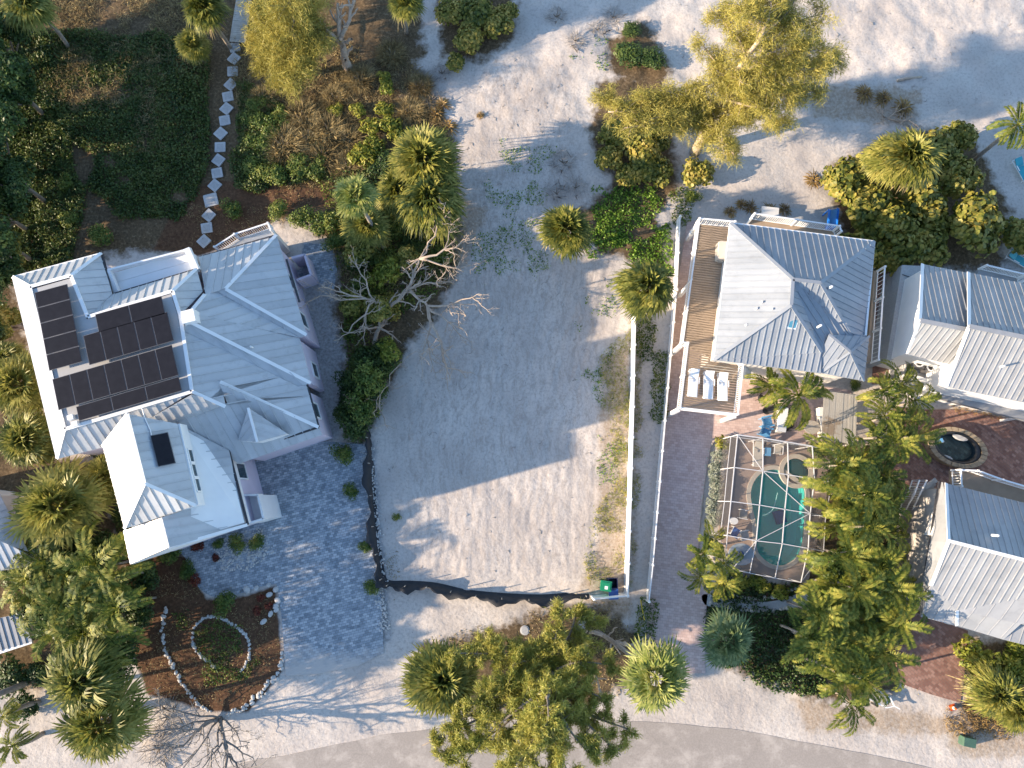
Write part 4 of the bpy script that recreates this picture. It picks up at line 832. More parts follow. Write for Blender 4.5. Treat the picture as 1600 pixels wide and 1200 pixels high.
for i in range(4): bar(T_[i][3], Sv[i], .07, .07); bar(Sv[i], Sv[min(i + 1, 3)], .07, .07)
for i in range(3): pane(T_[i][3], T_[i + 1][3], Sv[i + 1], Sv[i])
bar(T_[3][3], Sv[4], .06, .06); bar(Ev[3], Sv[4], .06, .06); bar(Sv[4], Sv[3], .06, .06); bar(Wv[3], Sv[0], .06, .06); pane(T_[3][3], Ev[3], Sv[4]); pane(T_[3][3], Sv[4], Sv[3]); pane(T_[0][3], Sv[0], Wv[3])
bar(T_[0][0], T_[1][1], .06, .06); bar(T_[1][1], T_[3][2], .06, .06); bar(T_[3][2], T_[1][3], .06, .06); bar(T_[1][3], Sv[0].lerp(Sv[1], .3), .06, .06)
ND = [P(*q, .05) for q in ((1141, 682), (1182, 687), (1220, 692), (1262, 698), (1303, 704))]
for k, q in enumerate(Wv + Ev + Sv[:4]): bar(Vector((q.x, q.y, .04)), q, .08, .08)
for k in range(4): q = T_[k][0]; bar(Vector((q.x, q.y, .04)), q, .08, .08)
bar(Wv[0], Ev[0], .09, .09)
for k in range(3): a, b_ = T_[k][0], T_[k + 1][0]; pane(a, b_, Vector((b_.x, b_.y, .1)), Vector((a.x, a.y, .1)))
for j in range(3): a, b_ = Wv[j], Wv[j + 1]; pane(a, b_, Vector((b_.x, b_.y, .1)), Vector((a.x, a.y, .1))); a, b_ = Ev[j], Ev[j + 1]; pane(a, b_, Vector((b_.x, b_.y, .1)), Vector((a.x, a.y, .1)))
for j in range(3): a, b_ = Sv[j], Sv[j + 1]; pane(a, b_, Vector((b_.x, b_.y, .1)), Vector((a.x, a.y, .1)))

# ================================================================ furniture
def lounger(q, rz, label, m='trim', group=None, back=.35, cat='sun lounger', name='sun_lounger'):
    o = thing(name, q, label, cat, group); R = Matrix.Rotation(rz, 3, 'Z'); L_ = lambda x, y, z: q + R @ Vector((x, y, z))
    fr = MB()
    for s in (-1, 1): fr.beam(L_(s * .31, -.98, .3), L_(s * .31, .95, .3), .06, .06)
    for y in (-.95, 0, .92): fr.beam(L_(-.31, y, .3), L_(.31, y, .3), .06, .05)
    fr.build('frame', MT['vinyl'], o)
    for s in (-1, 1):
        for y in (-.85, .82): MB().box(L_(s * .3, y, .15), (.06, .06, .3), rz).build('leg', MT['vinyl'], o)
    MB().slab([L_(-.3, -.97, .36), L_(.3, -.97, .36), L_(.3, .28, .36), L_(-.3, .28, .36)], .05).build('seat', MT[m], o)
    MB().slab([L_(-.3, .30, .37), L_(.3, .30, .37), L_(.3, .93, .37 + back), L_(-.3, .93, .37 + back)], .05).build('backrest', MT[m], o)
    for s in (-1, 1): MB().beam(L_(s * .36, -.05, .5), L_(s * .36, .4, .5), .06, .04).build('armrest', MT['vinyl'], o)
for k, (x, y) in enumerate(((244, 898), (315, 908), (381, 916))):
    lounger(Z3(x, y, zf + .004), math.radians(-6 + 2 * k), 'white sun lounger in a row of three on the wooden deck', 'vinyl', 'loungers on the deck')
q = Z3(377, 288, zf); sp_ = thing('covered_hot_tub', q, 'cream padded rectangular cover standing on the wooden deck by the roof edge', 'hot tub')
def rbox(c, sx, sy, sz, r, rz, n=5):
    pl = []
    for cx, cy, a0 in ((1, 1, 0), (-1, 1, 90), (-1, -1, 180), (1, -1, 270)):
        for k in range(n + 1): a = math.radians(a0 + 90 * k / n); pl.append(Vector(((sx / 2 - r) * cx + r * math.cos(a), (sy / 2 - r) * cy + r * math.sin(a), 0)))
    R = Matrix.Rotation(rz, 3, 'Z'); b_ = MB(); vs = []; m_ = len(pl)
    for k, z in ((1, 0), (1, sz * .82), (.95, sz), ): vs += [Vector(c) + R @ Vector((p.x * k, p.y * k, z)) for p in pl]
    b_.add(vs, [tuple(range(2 * m_, 3 * m_))] + [(L * m_ + i, L * m_ + (i + 1) % m_, (L + 1) * m_ + (i + 1) % m_, (L + 1) * m_ + i) for L in (0, 1) for i in range(m_)]); return b_
MT['creamv'] = plain('cream_vinyl', (.55, .50, .43), (.48, .44, .38), 2, .6)
rbox(q, .75, 1.35, .75, .15, -.1).build('cover', MT['creamv'], sp_); MB().box(q + Vector((.02, -.72, .3)), (.6, .06, .5), -.1).build('side_panel', MT['greywood'], sp_)
def adirondack(px, py, rz, m, label, z=.05, group=None):
    q = P(px, py, z); o = thing('garden_chair', q, label, 'chair', group); R = Matrix.Rotation(rz, 3, 'Z'); L_ = lambda x, y, z: q + R @ Vector((x, y, z))
    MB().slab([L_(-.27, -.32, .40), L_(.27, -.32, .40), L_(.25, .25, .28), L_(-.25, .25, .28)], .03).build('seat', MT[m], o)
    for k in range(5): x = -.22 + .11 * k; MB().beam(L_(x * .9, .22, .28), L_(x * 1.25, .58, .98 - abs(k - 2) * .06), .095, .025, up=R @ Vector((0, -1, .4))).build('back_slat', MT[m], o)
    for s in (-1, 1):
        MB().beam(L_(s * .35, -.38, .56), L_(s * .33, .42, .54), .14, .03).build('armrest', MT[m], o)
        MB().box(L_(s * .33, -.3, .28), (.06, .1, .56), rz).build('leg', MT[m], o); MB().beam(L_(s * .29, .1, .3), L_(s * .29, .5, .02), .04, .1).build('leg', MT[m], o)
ZC = lambda x, y: (1160 + x / 7.27, 570 + y / 7.27)
adirondack(*ZC(265, 650), math.radians(100), 'skyblue', 'sky blue slatted garden chair with white cushion beside the cage')
adirondack(*ZC(250, 770), math.radians(70), 'skyblue', 'sky blue slatted garden chair against the corner of the pool cage')
# counters and the tiki bar
def counter(pts, h, label, m='vinyl'):
    o = thing('bar_counter', pts[0], label, 'counter'); b_ = MB()
    for i in range(len(pts) - 1): b_.beam(pts[i] + Vector((0, 0, h / 2)), pts[i + 1] + Vector((0, 0, h / 2)), .4, h - .06)
    b_.build('body', MT['cream'], o); tp = MB()
    for i in range(len(pts) - 1): tp.beam(pts[i] + Vector((0, 0, h)), pts[i + 1] + Vector((0, 0, h)), .62, .07)
    tp.build('top', MT[m], o)
counter([P(*ZC(415, 500), .05), P(*ZC(385, 775), .05)], 1.0, 'white counter behind the blue garden chairs')
counter([P(*ZC(850, 500), .05), P(*ZC(885, 840), .05)], 1.0, 'white counter along the weathered bar roof')
tk = thing('bar_shelter', P(1312, 650, 0), 'weathered grey board shelter roof stained brown over the outdoor bar', 'shelter')
tr_ = [P(*ZC(930, 295), 2.75), P(*ZC(1310, 345), 2.75), P(*ZC(1285, 900), 2.45), P(*ZC(895, 835), 2.45)]
nB = 17
m, t, b = newmat('weathered_roof_board'); p = gpos(t)
c = mixc(t, noise(t, p, 1.2, 5), (.40, .385, .35), (.27, .25, .215)); v1 = nd(t, 'ShaderNodeVectorMath', operation='DISTANCE'); t.links.new(p, v1.inputs[0]); v1.inputs[1].default_value = P(*ZC(1000, 700), 2.55)
st_ = nd(t, 'ShaderNodeMath', operation='MULTIPLY_ADD'); t.links.new(noise(t, p, 2.6, 4), st_.inputs[0]); st_.inputs[1].default_value = 2.2; t.links.new(v1.outputs['Value'], st_.inputs[2])
c = mixc(t, ramp(t, st_.outputs[0], [(.45, (0, 0, 0)), (1.0, (0, 0, 0))]) if False else nd(t, 'ShaderNodeMapRange').outputs[0], c, (.2, .15, .10)); mr = [n_ for n_ in t.nodes if n_.type == 'MAP_RANGE'][0]
t.links.new(st_.outputs[0], mr.inputs[0]); mr.inputs[1].default_value = 1.45; mr.inputs[2].default_value = 1.85; mr.inputs[3].default_value = .85; mr.inputs[4].default_value = 0
t.links.new(c, b.inputs['Base Color']); b.inputs['Roughness'].default_value = .85; bump(t, b, noise(t, p, 12, 4), .3, .02); MT['tiki'] = m
rfo = MB().beam(tr_[0].lerp(tr_[1], .02) - Vector((0, 0, .12)), tr_[1].lerp(tr_[0], .02) - Vector((0, 0, .12)), .1, .12).beam(tr_[3].lerp(tr_[2], .02) - Vector((0, 0, .12)), tr_[2].lerp(tr_[3], .02) - Vector((0, 0, .12)), .1, .12).build('roof', MT['greywood'], tk)
for k in range(nB):
    a, b_ = tr_[0].lerp(tr_[1], (k + .03) / nB), tr_[0].lerp(tr_[1], (k + .97) / nB); c_, d_ = tr_[3].lerp(tr_[2], (k + .97) / nB), tr_[3].lerp(tr_[2], (k + .03) / nB); j = Vector((0, 0, random.uniform(-.012, .012)))
    MB().slab([a + j, b_ + j, c_ + j, d_ + j], .03).build('board', m, rfo)
for q in tr_: MB().box((q.x * .998, q.y, q.z / 2 - .05), (.12, .12, q.z - .2)).build('post', MT['greywood'], tk)
def table_round(q, r, h, m, label, bm='blackmetal', rz=0):
    o = thing('round_table', q, label, 'table'); MB().lathe(q + Vector((0, 0, h - .05)), [(r * .96, 0), (r, .015), (r, .04), (r * .97, .05)], 26, 1.15, .95, rz).build('top', MT[m], o); MB().lathe(q, [(.25, 0), (.25, .03), (.05, .06), (.05, h - .05)], 12).build('pedestal', MT[bm], o); return o
tb = table_round(P(*ZC(745, 720), .05), .52, .75, 'creamv', 'cream rounded table with a grey centre under the palm')
def wire_chair(px, py, rz, label, m='blackmetal', z=.05, group=None, seatm=None):
    q = P(px, py, z); o = thing('patio_chair', q, label, 'chair', group); R = Matrix.Rotation(rz, 3, 'Z'); L_ = lambda x, y, z: q + R @ Vector((x, y, z)); seatm = seatm or m
    MB().lathe(q + Vector((0, 0, .42)), [(.24, 0), (.25, .02), (.23, .035)], 14).build('seat', MT[seatm], o)
    bk_ = MB()
    for k in range(7): a = math.radians(30 + 20 * k); bk_.tube([L_(.24 * math.cos(a), .22 * math.sin(a), .43), L_(.30 * math.cos(a), .30 * math.sin(a), .88)], .014, 5)
    bk_.tube([L_(.30 * math.cos(math.radians(a)), .30 * math.sin(math.radians(a)), .88) for a in range(20, 165, 18)], .02, 5).build('backrest', MT[m], o)
    for sx in (-1, 1):
        for sy in (-1, 1): MB().tube([L_(sx * .17, sy * .17, .42), L_(sx * .23, sy * .23, 0)], .016, 5).build('leg', MT[m], o)
wire_chair(*ZC(190, 385), 1.2, 'black metal patio chair on the pink paving by the house'); wire_chair(*ZC(475, 720), 2.6, 'black metal patio chair between white counter and cream table'); wire_chair(*ZC(480, 520), .6, 'black metal patio chair under the palm fronds'); wire_chair(*ZC(520, 690), 4.0, 'black metal patio chair tucked beside the tan stool')
um = thing('folded_parasol', P(*ZC(275, 520), .05), 'folded black parasol casting a shadow beside the blue chairs', 'parasol'); q = P(*ZC(275, 520), .05)
MB().tube([q, q + Vector((0, 0, 2.4))], .03, 7).build('pole', MT['blackmetal'], um); MB().lathe(q + Vector((0, 0, .9)), [(.3, 0), (.26, .3), (.16, 1.0), (.04, 1.5)], 9).build('canopy', MT['black'], um); MB().lathe(q, [(.3, 0), (.3, .08), (.08, .12)], 12).build('base', MT['blackmetal'], um)
# inside the cage
def sling_chair(px, py, rz, label, m='creamv', long=False):
    q = P(px, py, .05)
    if long: return lounger(q, rz, label, m, None, .5, 'lounge chair', 'lounge_chair')
    o = thing('patio_chair', q, label, 'chair'); R = Matrix.Rotation(rz, 3, 'Z'); L_ = lambda x, y, z: q + R @ Vector((x, y, z))
    MB().slab([L_(-.26, -.27, .44), L_(.26, -.27, .44), L_(.26, .24, .40), L_(-.26, .24, .40)], .03).build('seat', MT[m], o); MB().slab([L_(-.26, .24, .42), L_(.26, .24, .42), L_(.26, .46, .98), L_(-.26, .46, .98)], .03).build('backrest', MT[m], o)
    for s in (-1, 1):
        MB().beam(L_(s * .31, -.28, .62), L_(s * .31, .34, .62), .05, .03).build('armrest', MT['vinyl'], o)
        for y in (-.26, .28): MB().box(L_(s * .3, y, .31), (.035, .035, .62), rz).build('leg', MT['vinyl'], o)
sling_chair(*Z5(440, 185), math.radians(-4), 'cream lounge chair inside the cage at its north corner', 'creamv', True)
sling_chair(*Z5(585, 165), math.radians(-8), 'cream sling chair inside the cage beside the blue side table')
sling_chair(*Z5(330, 640), math.radians(80), 'cream sling chair on the deck west of the pool', 'greywood'); sling_chair(*Z5(340, 795), math.radians(100), 'grey sling chair near the round blue table', 'slab2'); sling_chair(*Z5(270, 770), math.radians(150), 'blue grey sling chair near the silver hedge', 'bluebin')
o = thing('side_table', P(*Z5(512, 175), .05), 'small sky blue side table between cream chairs', 'table'); q = P(*Z5(512, 175), .05); MB().box(q + Vector((0, 0, .43)), (.42, .6, .05), -.1).build('top', MT['skyblue'], o)
for a in (-1, 1):
    for c_ in (-1, 1): MB().box(q + Vector((a * .16, c_ * .24, .2)), (.05, .05, .42)).build('leg', MT['skyblue'], o)
table_round(P(*Z5(258, 690), .05), .26, .5, 'vinyl', 'small white round table on the deck west of the pool', 'vinyl')
tb = table_round(P(*Z5(303, 935), .05), .8, .74, 'paleblue', 'large pale blue round table inside the cage by the fan palm', 'vinyl'); q = P(*Z5(325, 938), .85); MB().lathe(q, [(.16, 0), (.2, .08), (.02, .1)], 12).build('centre_hub', MT['bluebin'], tb)

# ================================================================ small things
q0 = P(1300, 352, 0); bl = thing('blue_slide', q0, 'bright blue plastic slide standing behind the hipped house', 'slide')
a, b_ = P(1302, 327, 1.2), P(1299, 357, .35)
MB().beam(a, b_, .62, .05).build('chute', MT['skyblue'], bl); d = (b_ - a).normalized(); sd_ = Vector((-d.y, d.x, 0)).normalized()
for s in (-1, 1): MB().beam(a + sd_ * .33 * s + Vector((0, 0, .1)), b_ + sd_ * .33 * s + Vector((0, 0, .1)), .06, .3).build('side_rail', MT['brightblue'], bl); MB().box(((a + sd_ * .33 * s).x, (a + sd_ * .33 * s).y, .6), (.08, .08, 1.2)).build('leg', MT['brightblue'], bl)
MB().beam(P(1298, 352, .5), P(1296, 362, .5), .62, .5).build('foot_box', MT['brightblue'], bl)
q = P(1198, 338, .04); o = thing('outdoor_table', q, 'pale square table on the terrace behind the hipped house', 'table'); MB().box(q + Vector((0, 0, .72)), (1.3, .9, .05), -.12).build('top', MT['cream'], o)
for a in (-1, 1):
    for c_ in (-1, 1): MB().box(q + Vector((a * .55, c_ * .36, .36)), (.06, .06, .7)).build('leg', MT['cream'], o)
q = P(1507, 1156, 0); o = thing('utility_box', q, 'green metal utility box on the roadside sand', 'utility box'); rbox(q, .85, .62, .6, .06, -.2).build('case', MT['boxgreen'], o); MB().box(q + Vector((0, 0, .615)), (.8, .57, .03), -.2).build('lid', MT['boxgreen'], o)
o = MB(); 
for k, (x, y) in enumerate(((1486, 1104), (1490, 1106))): o.lathe(P(x, y, 0), [(.2, 0), (.2, .04), (.13, .05), (.03, .5)], 10)
q = P(1488, 1105, 0); cn = thing('traffic_cone', q, 'small orange cone lying by the brick driveway corner', 'cone'); MB().lathe(q, [(.17, .05), (.03, .5)], 12).build('body', MT['orange'], cn); MB().box(q + Vector((0, 0, .025)), (.4, .4, .05), .3).build('base', MT['orange'], cn); MB().lathe(q, [(.125, .2), (.09, .32)], 12).build('stripe', MT['trim'], cn)
# round oval pond tub with stone rim
q = P(1489, 700, 0); pt = thing('stone_hot_tub', q, 'oval dark hot tub ringed by tan stones on the red brick patio', 'hot tub')
th = math.radians(-17); R = Matrix.Rotation(th, 3, 'Z'); ex, ey = 2.15, 1.42; nS = 26
for k in range(nS):
    a0, a1 = 2 * math.pi * (k + .04) / nS, 2 * math.pi * (k + .96) / nS; zz = .62 + random.uniform(-.03, .03); vs = []
    for z in (0, zz):
        for f_, a in ((.80, a0), (1.0, a0), (1.0, (a0 + a1) / 2), (1.0, a1), (.80, a1)): vs.append(q + R @ Vector((ex * f_ * math.cos(a), ey * f_ * math.sin(a), z)))
    MB().add(vs, [(4, 3, 2, 1, 0), (5, 6, 7, 8, 9)] + [(i, (i + 1) % 5, 5 + (i + 1) % 5, 5 + i) for i in range(5)]).build('stone', MT['tanstone'], pt)
MB().lathe(q, [(.79, .5), (.70, .03), (.02, .02)], 30, ex, ey, th, False).build('basin', MT['rubber'], pt)
bs = MB(); bs.lathe(q, [(.785, .48), (.80, .56), (.74, .57), (.66, .45), (.58, .2)], 34, ex, ey, th, False); bs.build('shell', MT['rubber'], pt, True)
MB().lathe(q, [(.70, .40), (.02, .402)], 30, ex, ey, th, False).build('water', MT['water'], pt)
for x, y, s_ in ((1468, 688, .34), (1500, 683, .6), (1478, 716, .5)): MB().lathe(P(x, y, .36), [(s_, 0), (s_ * .95, .08), (s_ * .7, .1)], 12, 1, .45, -.3).build('seat', MT['slab'], pt)
fl = MB().box(P(1470, 688, .48), (.3, .3, .06), .2).build('float', MT['skyblue'], pt)
# teal loungers on the beach edge
for px, py, rz in ((1592, 268, .4), (1588, 408, 1.0)): lounger(P(px, py, .05), rz, 'teal beach lounger on the shaded sand at the east edge', 'tealcloth', 'teal loungers on the beach', .25)
# stepping stones and boardwalk of the dune path
stones = [(320, 378, 1), (324, 357, 0), (327, 337, 1), (330, 313, 2), (336, 290, 1), (340, 271, 0), (342, 251, 1), (345, 231, 0), (346, 210, 1), (352, 189, 0), (355, 171, 1), (357, 152, 0), (361, 133, 1), (364, 112, 0), (366, 92, 1), (367, 74, 0)]
for k, (x, y, o_) in enumerate(stones):
    q = P(x, y, 0); q.z = GH(q.x, q.y) + .03; s_ = .84 if o_ < 2 else 1.05; rz = math.radians((8 if o_ == 0 else 52 if o_ == 1 else 12) + random.uniform(-5, 5))
    o = thing('stepping_stone', q, 'square grey stepping stone with paler border in the dune path', 'stepping stone', 'stepping stones of the dune path')
    rbox(q, s_, s_ * .97, .09, .05, rz, 2).build('slab', MT['slab'], o); rbox(q + Vector((0, 0, .088)), s_ * .6, s_ * .6, .012, .03, rz, 2).build('inlay', MT['slab2'], o)
bw = thing('boardwalk', P(378, 30, 0), 'pale plank boardwalk leading to the stepping stones', 'boardwalk'); a, b_ = P(371, 66, .2), P(392, -70, .2); n = 46; d = (b_ - a).normalized(); rz = math.atan2(d.y, d.x)
for k in range(n): q = a.lerp(b_, (k + .5) / n); MB().box((q.x, q.y, .2 + random.uniform(-.008, .008)), ((b_ - a).length / n * .93, 1.28, .05), rz + random.uniform(-.01, .01)).build('plank', MT['greywood'], bw)
for s in (-1, 1): o2 = Vector((-d.y, d.x, 0)) * .5 * s; MB().beam(a + o2 - Vector((0, 0, .1)), b_ + o2 - Vector((0, 0, .1)), .1, .14).build('joist', MT['greywood'], bw)
# white stone borders of the front garden (too small to pick apart singly)
def stone_row(name, line, label, sp=.2, r=.11, wide=.05, m='stone'):
    pts = smooth_poly(W(*line), 8, False); b_ = MB(); acc = 0; last = pts[0]
    for i in range(len(pts) - 1):
        seg = (pts[i + 1] - pts[i]); L = seg.length
        while acc < L:
            q = pts[i] + seg * (acc / L); s_ = r * random.uniform(.7, 1.3); q = q + Vector((random.gauss(0, wide), random.gauss(0, wide), 0)); z = GH(q.x, q.y)
            b_.lathe((q.x, q.y, z - .03), [(s_ * .8, 0), (s_, s_ * .5), (s_ * .75, s_), (s_ * .25, s_ * 1.2)], 6, random.uniform(.8, 1.3), 1, random.uniform(0, 3)); acc += sp * random.uniform(.8, 1.2)
        acc -= L
    o = b_.build(name, MT[m]); return tag(o, label, 'stone border', kind='stuff')
stone_row('stone_border', [(258, 950), (254, 985), (260, 1020), (275, 1050), (292, 1080), (312, 1100), (328, 1110)], 'long curved row of white stones west of the garden ring', .15, .12, .06)
stone_row('stone_border', [(338, 1042), (322, 1030), (306, 1015), (301, 990), (312, 970), (330, 963), (352, 968), (374, 983), (388, 1000), (389, 1022), (382, 1042), (372, 1050)], 'ring of white stones around green ground cover', .15, .11, .04)
stone_row('stone_border', [(442, 1022), (438, 1045), (420, 1070), (400, 1092), (378, 1108), (355, 1117)], 'double row of white stones along the driveway corner', .09, .12, .12)
for k, (x, y) in enumerate(((386, 921), (401, 919), (420, 914), (431, 921), (421, 929), (434, 938), (431, 947), (423, 959), (412, 971), (432, 953), (388, 924))):
    q = P(x, y, 0); s_ = random.uniform(.16, .27); b_ = MB().lathe(q - Vector((0, 0, .04)), [(s_ * .85, 0), (s_, s_ * .4), (s_ * .8, s_ * .75), (s_ * .3, s_ * .85)], 8, random.uniform(1, 1.5), .9, random.uniform(0, 3)); tag(b_.build('garden_stone', MT['stone']), 'white stone on the mulch by the driveway edge', 'stone', 'white stones on the mulch corner')
stone_row('paving_edge', [(1092, 830), (1098, 770), (1105, 715), (1113, 692), (1128, 684)], 'row of small tan edging blocks beside the silver hedge', .16, .1, .01, 'coping')
for ln, lb in (([(1140, 926), (1165, 934), (1200, 934), (1235, 922), (1258, 914)], 'upper row of pale edging blocks along the garden path'), ([(1106, 940), (1130, 945), (1160, 952), (1200, 955), (1240, 948)], 'lower row of pale edging blocks along the garden path')): stone_row('path_edging', ln, lb, .26, .14, .01, 'coping')
b_ = MB()
for k in range(700):
    x = random.uniform(326, 430); y = random.uniform(822, 896); q = P(x, y, 0)
    if float(sdist(np.array([q.x]), np.array([q.y]), W((330, 848), (412, 822), (428, 862), (392, 892), (345, 890)))[0]) < 0: continue
    s_ = random.uniform(.03, .09); b_.lathe((q.x, q.y, .045), [(s_, 0), (s_ * .9, s_ * .5), (s_ * .3, s_ * .9)], 5, 1.3, 1, random.uniform(0, 3))
for k in range(520):
    u = random.random(); q = P(574 + u * 28 + random.gauss(0, 5), 695 + u * 290, 0); s_ = random.uniform(.03, .09); b_.lathe((q.x, q.y, .03), [(s_, 0), (s_ * .9, s_ * .5), (s_ * .3, s_ * .9)], 5, 1.3, 1, random.uniform(0, 3))
tag(b_.build('white_gravel', MT['stone']), 'scattered white gravel in the garden bed and along the driveway', 'gravel', kind='stuff')
# driftwood, poles, manhole lids
def log(name, pts, r, label, cat, m='dead', z=.08):
    return tag(MB().tube([P(x, y, z + k * .02) for k, (x, y) in enumerate(pts)], [r * (1 - .5 * k / len(pts)) for k in range(len(pts))], 7).build(name, MT[m], None, True), label, cat)
log('fallen_trunk', [(964, 1030), (985, 1012), (1010, 1032), (1020, 1040)][:1] + [(930, 986), (955, 997), (985, 1008), (1005, 1020), (1018, 1034)][1:], .22, 'bare pale trunk lying towards the roadside fan palm', 'trunk', z=.25) if False else None
log('yellow_pole', [(1001, 938), (1007, 969)], .045, 'thin yellow pole leaning in grass by the fence end', 'pole', 'yellow', .4)
for x, y, lb in ((820, 985, 'round grey manhole cover in the leaf litter under the pine'), (910, 975, 'round grey manhole cover by the dead branches')):
    q = P(x, y, 0); q.z = GH(q.x, q.y) + .02; o = thing('manhole_cover', q, lb, 'manhole cover'); MB().lathe(q, [(.34, 0), (.34, .05), (.3, .06)], 20).build('rim', MT['slab2'], o); MB().lathe(q + Vector((0, 0, .06)), [(.27, 0), (.25, .02)], 20).build('lid', MT['slab2'], o)
log('driftwood', [(1402, 126), (1420, 122), (1440, 120)], .12, 'grey driftwood log lying on the white beach', 'driftwood')
# the white boat trailer lying at the roadside
q = P(1384, 1096, 0); tl = thing('small_trailer', q, 'small white open frame trailer parked under the feather palms', 'trailer'); a, b_ = P(1362, 1084, .4), P(1406, 1108, .4); d = (b_ - a).normalized(); s_ = Vector((-d.y, d.x, 0))
for k in (-1, 1): MB().beam(a + s_ * .4 * k, a.lerp(b_, .6) + s_ * .35 * k, .08, .08).build('side_rail', MT['trim'], tl); MB().beam(a.lerp(b_, .6) + s_ * .35 * k, a.lerp(b_, .8), .07, .07).build('tongue', MT['trim'], tl); c_ = a.lerp(b_, .25) + s_ * .55 * k; MB().tube([Vector((c_.x, c_.y, .28)) - s_ * .06, Vector((c_.x, c_.y, .28)) + s_ * .06], .26, 14).build('wheel', MT['blackmetal'], tl)
MB().beam(a.lerp(b_, .8), b_, .07, .07).build('drawbar', MT['trim'], tl)
for k in (.05, .3, .55): MB().beam(a.lerp(b_, k) + s_ * .4, a.lerp(b_, k) - s_ * .4, .07, .06).build('crossbar', MT['trim'], tl)
MB().slab([a + s_ * .32 + Vector((0, 0, .1)), a.lerp(b_, .5) + s_ * .3 + Vector((0, 0, .1)), a.lerp(b_, .5) - s_ * .3 + Vector((0, 0, .1)), a - s_ * .32 + Vector((0, 0, .1))], .04).build('bed', MT['greywood'], tl)
# ================================================================ vegetation
def rng(s): return np.random.default_rng(s)
def norm(a): return a / np.maximum(np.linalg.norm(a, axis=-1, keepdims=True), 1e-9)
def leaf_quads(C, Nrm, size, asp, r, shape='kite'):
    """one leaf for each point C with normal Nrm: a rounded (6-gon) or kite shaped blade"""
    n = len(C); rd = norm(r.normal(size=(n, 3))); A = norm(np.cross(Nrm, rd)); B = np.cross(Nrm, A); s = np.asarray(size).reshape(-1, 1) * np.ones((n, 1))
    if shape == 'round':
        k = 6; ang = [2 * math.pi * i / k for i in range(k)]; V = np.stack([C + A * s * math.cos(a) + B * s * asp * math.sin(a) for a in ang], 1)
        return V.reshape(-1, 3), np.arange(n * k).reshape(n, k)
    V = np.stack([C - A * s, C + B * s * asp + Nrm * s * .12, C + A * s, C - B * s * asp + Nrm * s * .12], 1)
    return V.reshape(-1, 3), np.arange(n * 4).reshape(n, 4)
def shrub_mesh(name, m, R, hgt, nleaf, leaf, seed, lumps=9, shape='kite', asp=.5, inner=.55):
    """leaves spread through lumpy clumps with gaps between them"""
    r = rng(seed); cs = []
    for k in range(lumps):
        a = r.uniform(0, 6.28); q = R * .62 * math.sqrt(r.uniform(0, 1)); cs.append((q * math.cos(a), q * math.sin(a), hgt * r.uniform(.42, .74), R * r.uniform(.32, .5)))
    cs.append((0, 0, hgt * .6, R * .55)); cs = np.array(cs); w = cs[:, 3] ** 2; pick = r.choice(len(cs), nleaf, p=w / w.sum()); d = norm(r.normal(size=(nleaf, 3))); d[:, 2] = np.abs(d[:, 2]) * 1.1 - .25; d = norm(d)
    rad = cs[pick, 3] * r.uniform(inner, 1.05, nleaf) ; C = cs[pick, :3] + d * rad[:, None] * np.array([1, 1, .75 * hgt / R if hgt < R else .8]); C[:, 2] = np.maximum(C[:, 2], .03)
    Nn = norm(d + r.normal(scale=.45, size=(nleaf, 3)) + np.array([0, 0, .35])); V, F_ = leaf_quads(C, Nn, leaf * r.uniform(.7, 1.25, nleaf), asp, r, shape)
    return fastmesh(name, V, F_, m)
def fan_crown(name, m, seed, nf=40, R=1.0, pet=.85, seg=20, droop=.5):
    """costapalmate fan leaves on stalks round one bud"""
    r = rng(seed); V = []; F_ = []
    for k in range(nf):
        az = k * 2.39996 + r.uniform(-.2, .2); u = (k + .5) / nf; el = math.radians(85 - 105 * u + r.uniform(-8, 8)); d = np.array([math.cos(az) * math.cos(el), math.sin(az) * math.cos(el), math.sin(el)])
        up = np.array([0, 0, 1.]); side = norm(np.cross(d, up + 1e-3)); nrm = np.cross(side, d); L = pet * r.uniform(.8, 1.15) * (0.55 + .5 * u); base = d * L; Rf = R * r.uniform(.75, 1.05)
        b = len(V); V += [side * .018, -side * .018, base - side * .018, base + side * .018]; F_.append((b, b + 1, b + 2, b + 3))
        for s in range(seg):
            a = math.radians(-118 + 236 * (s + .5) / seg + r.uniform(-4, 4)); dirn = d * math.cos(a) + side * math.sin(a); ll = Rf * (1 - .22 * (abs(a) / 2.06) ** 2) * r.uniform(.85, 1.08); w = Rf * .052; cr = norm(np.cross(nrm, dirn))
            dr = -up * droop * ll * r.uniform(.3, 1.0); mid = base + dirn * ll * .55 + nrm * .05 * math.cos(a) + dr * .22; tip = base + dirn * ll + dr; tip2 = tip + norm(r.normal(size=3)) * .04
            b = len(V); V += [base, mid + cr * w - nrm * .02, tip2, mid - cr * w - nrm * .02]; F_.append((b, b + 1, b + 2, b + 3))
    return fastmesh(name, np.array(V), np.array(F_), m)
